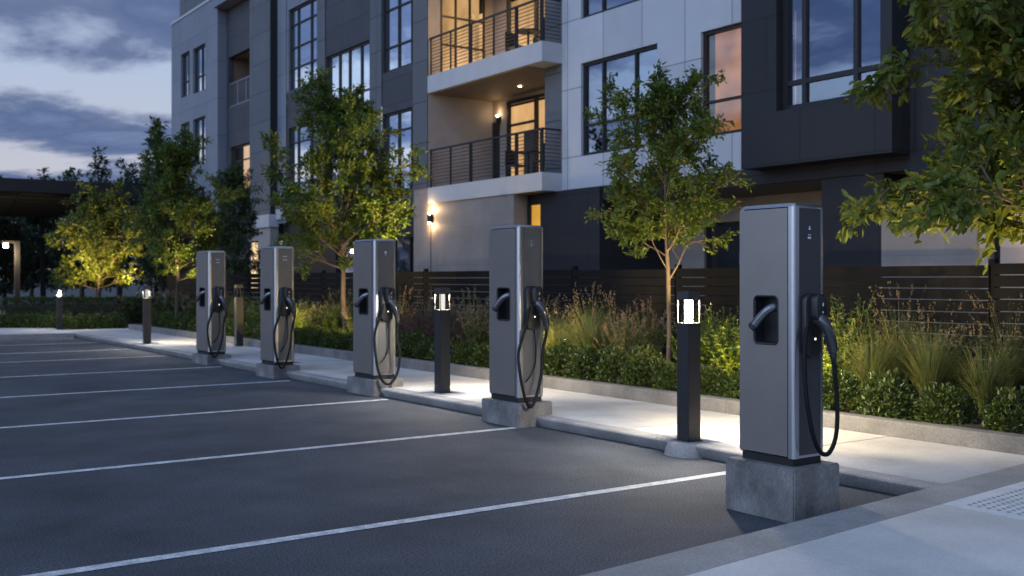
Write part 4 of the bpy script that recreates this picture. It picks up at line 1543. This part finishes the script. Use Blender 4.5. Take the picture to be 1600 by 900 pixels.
emission('diffuser_hot', (1.0, 0.80, 0.48), 120.0)
emission('diffuser_soft', (1.0, 0.93, 0.83), 1.0)
emission('diffuser_dim', (1.0, 0.95, 0.88), 0.55)
emission('diffuser_far', (1.0, 0.88, 0.66), 12.0)
bollard(6.87, 6.99, 'nearest dark square bollard, its lantern glowing brilliant white', 'diffuser_hot', 560, 150)
bollard(7.16, 11.83, 'dark square bollard with a soft white lantern left of the second nearest charger', 'diffuser_soft', 260, 115)
bollard(7.05, 24.85, 'far dark square bollard with pale lantern at the bend of the walk', 'diffuser_dim', 200, 80, s=0.97)
bollard(6.9, 33.3, 'farthest bollard in front of the hedge mounds, with a small glaring lamp', 'diffuser_far', 0, 60, s=0.9)
bollard(8.45, 22.7, 'unlit dark bollard by the planter kerb between the two farthest chargers', 'black_matt', 0, 0)
# rounded apron of kerb under the nearest bollard
mb = MB()
mb.loft([[(6.80 + r_ * math.cos(a), 6.97 + r_ * 1.3 * math.sin(a), zz) for a in [2 * math.pi * k / 28 for k in range(28)]] for r_, zz in ((0.165, -0.01), (0.15, 0.06), (0.13, 0.108), (0.115, 0.1235))])
structure(smooth_angle(mb.build('kerb_apron', M['kerb']), 50))


# ------------------------------------------------------------------ charging posts
W_, D_, H_ = 0.345, 0.575, 1.87
TC = {}


def cached(key, fn):
    if key not in TC:
        TC[key] = fn()
    return TC[key]


def body_mesh():
    # outline seen from above: rounded corner columns, shallow bay at the front, deep bay at the lot side
    w, d, r = W_ / 2, D_ / 2, 0.030
    col, colx = 0.058, 0.030
    def arc(cx, cy, a0):
        return [(cx + r * math.cos(R(a0 + 90 * k / 6)), cy + r * math.sin(R(a0 + 90 * k / 6))) for k in range(7)]
    o = []
    o += arc(w - r, d - r, 0)
    o += arc(-w + r, d - r, 90)
    o += [(-w, d - col), (-w + 0.14, d - col), (-w + 0.14, -d + col), (-w, -d + col)]
    o += arc(-w + r, -d + r, 180)
    o += [(-w + col, -d), (-w + col, -d + 0.012), (w - col + 0.012, -d + 0.012), (w - col + 0.012, -d)]
    o += arc(w - r, -d + r, 270)
    mb = MB()
    sh = lambda k: [(x * (1 - k / w), y * (1 - k / d)) for x, y in o]
    rings = [[(x, y, 0.0) for x, y in o], [(x, y, H_ - 0.022) for x, y in o]]
    mb.loft(rings)
    return mb.mesh('cabinet', M['aluminium'])


def cap_mesh():
    mb = MB()
    rings = []
    for z, k in ((H_ - 0.0215, 0.0), (H_ - 0.018, 0.001), (H_ + 0.004, 0.022), (H_ + 0.006, 0.028)):
        rings.append([(x, y, z) for x, y in rrect(0, 0, W_ - 2 * k, D_ - 2 * k, 0.030)])
    mb.loft(rings)
    return mb.mesh('top_cap', M['aluminium'])


RY, RZ, RW, RH = -0.005, 1.01, 0.235, 0.345       # plug recess in the lot-side sheet


def side_sheet_mesh():
    bm = bmesh.new()
    x = -W_ / 2 - 0.003
    y0, y1, z0, z1 = -D_ / 2 + 0.064, D_ / 2 - 0.012, 0.012, H_ - 0.030
    outer = [bm.verts.new((x, a, b)) for a, b in ((y0, z0), (y1, z0), (y1, z1), (y0, z1))]
    inner = [bm.verts.new((x, a, b)) for a, b in rrect(RY, RZ, RW, RH, 0.032)]
    ed = [bm.edges.new((v[i], v[(i + 1) % len(v)])) for v in (outer, inner) for i in range(len(v))]
    bmesh.ops.triangle_fill(bm, use_beauty=True, edges=ed)
    bmesh.ops.recalc_face_normals(bm, faces=bm.faces[:])
    for f in bm.faces:
        if f.normal.x > 0:
            f.normal_flip()
    ex = bmesh.ops.extrude_face_region(bm, geom=bm.faces[:])
    for v in [g for g in ex['geom'] if isinstance(g, bmesh.types.BMVert)]:
        v.co.x += 0.012
    mb = MB().bm(bm)
    return mb.mesh('side_sheet', M['side_sheet'])


def recess_mesh():
    mb = MB()
    x = -W_ / 2
    ri = [(x - 0.007, RW + 0.026, 0.044), (x - 0.0095, RW + 0.016, 0.040), (x - 0.0075, RW + 0.002, 0.034), (x + 0.10, RW - 0.012, 0.028)]
    rings = [[(x - 0.002, a, b) for a, b in rrect(RY, RZ, RW + 0.027, RH + 0.027, 0.045)]]
    for xx, ww, r in ri:
        rings.append([(xx, a, b) for a, b in rrect(RY, RZ, ww, RH + ww - RW, r)])
    mb.loft(rings, cap=False)
    n = len(rings[0])
    mb.f.append(tuple(range((len(rings) - 1) * n, len(rings) * n)))
    return mb.mesh('plug_recess', M['black_plastic'])


def loft_oval(pts, rads, n=14):
    """rads: (radius across y, radius along the other normal)"""
    P = [Vector(p) for p in pts]
    rings = []
    for i, p in enumerate(P):
        t = (P[min(i + 1, len(P) - 1)] - P[max(i - 1, 0)]).normalized()
        a = Vector((0, 1, 0)) - t * t.y
        if a.length < 0.2:
            a = Vector((1, 0, 0)) - t * t.x
        a.normalize()
        b = t.cross(a)
        ra, rb = rads[i]
        rings.append([p + a * math.cos(q) * ra + b * math.sin(q) * rb for q in [2 * math.pi * k / n for k in range(n)]])
    return MB().loft(rings)


def side_plug_mesh():
    x = -W_ / 2
    pts = spline([(x + 0.075, RY - 0.085, RZ + 0.100), (x + 0.025, RY - 0.070, RZ + 0.098), (x - 0.020, RY - 0.036, RZ + 0.074), (x - 0.048, RY + 0.014, RZ + 0.022), (x - 0.070, RY + 0.066, RZ - 0.044)], 6)
    n = len(pts)
    rad = []
    for i in range(n):
        t = i / (n - 1)
        rad.append((0.036 - 0.004 * math.sin(math.pi * t) + 0.006 * max(0, t - 0.6), 0.034 - 0.006 * t + 0.004 * math.sin(math.pi * t)))
    return loft_oval(pts, rad, 18).mesh('side_plug', M['grip_grey'], True)


def side_plug_end_mesh():
    x = -W_ / 2
    a, b = Vector((x - 0.0695, RY + 0.0645, RZ - 0.042)), Vector((x - 0.0765, RY + 0.0815, RZ - 0.064))
    return loft_oval([a, a * .15 + b * .85, b], [(0.0415, 0.0315), (0.0415, 0.0315), (0.033, 0.025)]).mesh('plug_collar', M['black_matt'], True)


def front_sheet_mesh(mat='front_sheet'):
    y = -D_ / 2
    w = W_ / 2
    mb = MB().box(-w + 0.0605, w - 0.0485, y + 0.004, y + 0.0115, 0.02, H_ - 0.03, 0.002)
    return mb.mesh('front_sheet', M[mat])


def holster_mesh():
    y = -D_ / 2
    rings = []
    for yy, k in ((y + 0.003, 0.0), (y - 0.034, 0.0), (y - 0.044, 0.006), (y - 0.048, 0.018)):
        rings.append([(a, yy, b) for a, b in rrect(0.0, 0.975, 0.185 - 2 * k, 0.47 - 2 * k, 0.062 - k)][::-1])
    return MB().loft(rings).mesh('holster', M['black_plastic'])


def holster_head_mesh():
    y = -D_ / 2
    rings = []
    for yy, k in ((y - 0.046, 0.0), (y - 0.098, 0.002), (y - 0.108, 0.008), (y - 0.112, 0.018)):
        rings.append([(a, yy, b) for a, b in rrect(0.022, 1.105, 0.132 - 2 * k, 0.205 - 2 * k, 0.048 - k)][::-1])
    return MB().loft(rings).mesh('holster_head', M['black_plastic'])


GY = -D_ / 2 - 0.10


def plug_mesh():
    pts = spline([(0.015, GY + 0.045, 1.03), (0.032, GY - 0.005, 1.00), (0.058, GY - 0.035, 0.925), (0.082, GY - 0.046, 0.84), (0.092, GY - 0.050, 0.775)], 5)
    n = len(pts)
    rad = [(0.054 - 0.020 * (i / (n - 1)) ** 1.6, 0.050 - 0.018 * (i / (n - 1)) ** 1.3) for i in range(n)]
    return loft_oval(pts, rad, 16).mesh('charging_plug', M['grip_plastic'], True)


def sleeve_mesh():
    return MB().tube([(0.092, GY - 0.050, 0.79), (0.096, GY - 0.051, 0.74), (0.099, GY - 0.052, 0.70)], [0.031, 0.025, 0.018], 12).mesh('cable_sleeve', M['black_matt'], True)


def cable_pts(kind):
    p0 = (0.098, GY - 0.052, 0.72)
    if kind == 'near':
        return [p0, (0.108, GY - 0.065, 0.55), (0.112, GY - 0.075, 0.34), (0.092, GY - 0.075, 0.16), (0.035, GY - 0.06, 0.05), (-0.04, GY - 0.045, 0.06), (-0.105, GY - 0.03, 0.18), (-0.150, GY - 0.01, 0.42), (-0.145, GY + 0.02, 0.66), (-0.110, GY + 0.045, 0.86), (-0.062, GY + 0.062, 0.985), (-0.045, GY + 0.075, 1.02)]
    if kind == 'narrow':
        return [p0, (0.105, GY - 0.06, 0.50), (0.075, GY - 0.075, 0.26), (0.0, GY - 0.085, 0.02), (-0.07, GY - 0.085, -0.085), (-0.125, GY - 0.07, -0.02), (-0.165, GY - 0.03, 0.22), (-0.155, GY + 0.02, 0.50), (-0.11, GY + 0.045, 0.78), (-0.07, GY + 0.058, 0.95), (-0.045, GY + 0.075, 1.0)]
    return [p0, (0.135, GY - 0.08, 0.52), (0.165, GY - 0.10, 0.30), (0.135, GY - 0.10, 0.06), (0.05, GY - 0.09, -0.085), (-0.04, GY - 0.075, -0.10), (-0.115, GY - 0.05, 0.02), (-0.15, GY - 0.01, 0.28), (-0.14, GY + 0.03, 0.58), (-0.09, GY + 0.052, 0.85), (-0.062, GY + 0.062, 0.97), (-0.045, GY + 0.075, 1.0)]


def shifted_cable(kind):
    p = cable_pts(kind)
    if kind == 'near':
        return p
    return p[:1] + [(x - 0.045, y + 0.035, z) for x, y, z in p[1:-3]] + p[-3:]


def mark_mesh(kind):
    y = -D_ / 2 + 0.0032
    mb = MB()

    def bar(x0, x1, z0, z1):
        mb.quad((x0, y, z0), (x1, y, z0), (x1, y, z1), (x0, y, z1))

    def disc(cx, cz, r, n=12):
        mb.add([(cx + r * math.cos(2 * math.pi * k / n), y, cz + r * math.sin(2 * math.pi * k / n)) for k in range(n)], [tuple(range(n))])
    if kind == 'near':
        disc(0.006, 1.703, 0.0065)
        mb.add([(-0.006, y, 1.682), (0.020, y, 1.682), (0.013, y, 1.697), (0.0, y, 1.697)], [(0, 1, 2, 3)])
        for k, wd in enumerate((0.007, 0.006, 0.007)):
            bar(-0.010 + k * 0.011, -0.010 + k * 0.011 + wd, 1.640, 1.647)
        for k, wd in enumerate((0.010, 0.008, 0.010)):
            bar(-0.014 + k * 0.0125, -0.014 + k * 0.0125 + wd, 1.614, 1.630)
    elif kind == 'dots':
        bar(0.002, 0.010, 1.700, 1.712)
        bar(0.003, 0.009, 1.685, 1.694)
        bar(-0.022, -0.012, 1.655, 1.661)
        bar(0.000, 0.012, 1.662, 1.672)
        bar(0.000, 0.012, 1.644, 1.654)
        bar(0.024, 0.034, 1.655, 1.661)
    elif kind == 'ring':
        disc(0.004, 1.69, 0.018, 16)
        bar(-0.004, 0.012, 1.650, 1.662)
    else:
        for zz in (1.705, 1.650):
            bar(-0.032, -0.008, zz, zz + 0.012)
            bar(0.004, 0.036, zz, zz + 0.012)
    return mb.mesh('panel_marking', M['white_mark'])


def charger(x, y, z, s, sy, cable, marks, label):
    """x, y: middle of the cabinet; z: top of its concrete plinth"""
    t = thing('charging_post', (x, y, z), label, 'car charger', 'grey car charging posts along the lot edge')
    t.scale = (s, s * sy, s)
    b = 0.058
    link('base_plinth', cached('base', lambda: MB().box(-W_ / 2 + 0.018, W_ / 2 - 0.018, -D_ / 2 + 0.022, D_ / 2 - 0.022, 0.0, b + 0.001).mesh('base_plinth', M['black_matt'])), t)
    up = Vector((0, 0, b))
    body = link('cabinet', cached('body', body_mesh), t, up)
    smooth_angle(body, 30)
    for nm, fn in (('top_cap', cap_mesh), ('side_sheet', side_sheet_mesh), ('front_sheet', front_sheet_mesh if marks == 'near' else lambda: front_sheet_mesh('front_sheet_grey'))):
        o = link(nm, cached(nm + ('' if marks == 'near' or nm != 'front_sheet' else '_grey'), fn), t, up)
        if nm == 'top_cap':
            smooth_angle(o, 40)
    rc = link('plug_recess', cached('rec', recess_mesh), t, up)
    smooth_angle(rc, 40)
    sp_ = link('side_plug', cached('splug', side_plug_mesh), t, up)
    link('plug_collar', cached('scol', side_plug_end_mesh), sp_)
    hs = link('holster', cached('hol', holster_mesh), t, up)
    smooth_angle(hs, 40)
    hh = link('holster_head', cached('holh', holster_head_mesh), hs)
    smooth_angle(hh, 40)
    y_ = -D_ / 2 - 0.1135
    link('indicator', cached('led', lambda: MB().box(0.018, 0.030, y_, y_ + 0.003, 1.068, 1.080).box(0.021, 0.030, y_, y_ + 0.003, 1.118, 1.142).mesh('indicator', M['white_mark'])), hs)
    link('status_lamp', cached('led2', lambda: MB().box(0.004, 0.018, -D_ / 2 - 0.051, -D_ / 2 - 0.047, 0.868, 0.884).mesh('status_lamp', M['white_led'])), hs)
    pl = link('charging_plug', cached('plug', plug_mesh), t, up)
    link('cable_sleeve', cached('slv', sleeve_mesh), pl)
    link('charging_cable', cached('cab' + cable, lambda: MB().tube(spline(shifted_cable(cable), 9), 0.0172, 10).mesh('charging_cable', M['cable_rubber'], True)), t, up)
    link('panel_marking', cached('mk' + marks, lambda: mark_mesh(marks)), t, up)
    if marks != 'near':
        link('rear_cable', cached('hang', lambda: MB().tube(spline([(0.02, -D_ / 2 - 0.02, 0.76), (0.03, -D_ / 2 - 0.03, 0.60), (0.035, -D_ / 2 - 0.03, 0.40), (-0.02, -D_ / 2 - 0.025, 0.25), (-0.09, -D_ / 2 - 0.02, 0.17)], 7), 0.008, 8).mesh('rear_cable', M['cable_rubber'], True)), t, up)
    return t


def plinth(x0, x1, y0, y1, h_, label):
    t = thing('concrete_plinth', ((x0 + x1) / 2, (y0 + y1) / 2, 0), label, 'concrete block', 'concrete blocks under the chargers')
    MB().box(x0, x1, y0, y1, -0.005, h_, 0.010).build('block', M['plinth_concrete'], t)


PL = [(5.43, 5.90, 4.56, 5.17, 0.36, 0.905, 0.93, 'near', 'near', 'nearest and largest', 'on the tall block'),
      (6.53, 6.99, 9.21, 9.94, 0.262, 1.0, 1.0, 'narrow', 'dots', 'second nearest', 'between the two lit bollards'),
      (6.66, 7.12, 12.80, 13.62, 0.228, 1.0, 1.13, 'wide', 'ring', 'middle', 'in front of the tall leafy tree'),
      (6.55, 7.01, 16.05, 16.82, 0.208, 1.0, 1.08, 'narrow', 'rows', 'second farthest', 'beside the unlit bollard'),
      (6.57, 7.03, 19.27, 20.15, 0.190, 1.01, 1.2, 'narrow', 'rows', 'farthest', 'near the dark trunked tree')]
for x0, x1, y0, y1, h_, s, sy, cab, mk, which, where in PL:
    plinth(x0, x1, y0, y1, h_, f'rough grey concrete block under the {which} charger')
    charger((x0 + x1) / 2 - 0.005, (y0 + y1) / 2 + 0.0, h_, s, sy, cab, mk, f'{which} grey charging post with black looped cable, {where}')

# ------------------------------------------------------------------ far lamp post and drain cover
lp = thing('lamp_post', (8.45, 49.0, 0.1), 'dark post with a warm lamp by the far path at the left edge', 'lamp post')
MB().box(-0.10, 0.10, -0.10, 0.10, 0, 3.05).build('post', M['black_matt'], lp, local=True)
MB().box(-0.62, 0.10, -0.12, 0.12, 3.052, 3.15).build('arm', M['black_matt'], lp, local=True)
MB().tube([(-0.45, 0, 2.86), (-0.45, 0, 3.05)], 0.09, 12).build('bulb', M['bulb_hot'], lp, local=True)
lamp('lamp_post_light', 'POINT', (8.0, 48.7, 2.7), 300, (1.0, 0.72, 0.4), lp, 0.1)
dc = thing('drain_cover', (7.55, 17.6, SW), 'small dark drain cover lying in the walk beside the second farthest charger', 'drain cover')
MB().box(7.44, 7.66, 17.5, 17.72, SW - 0.01, SW + 0.004).build('plate', M['black_matt'], dc)
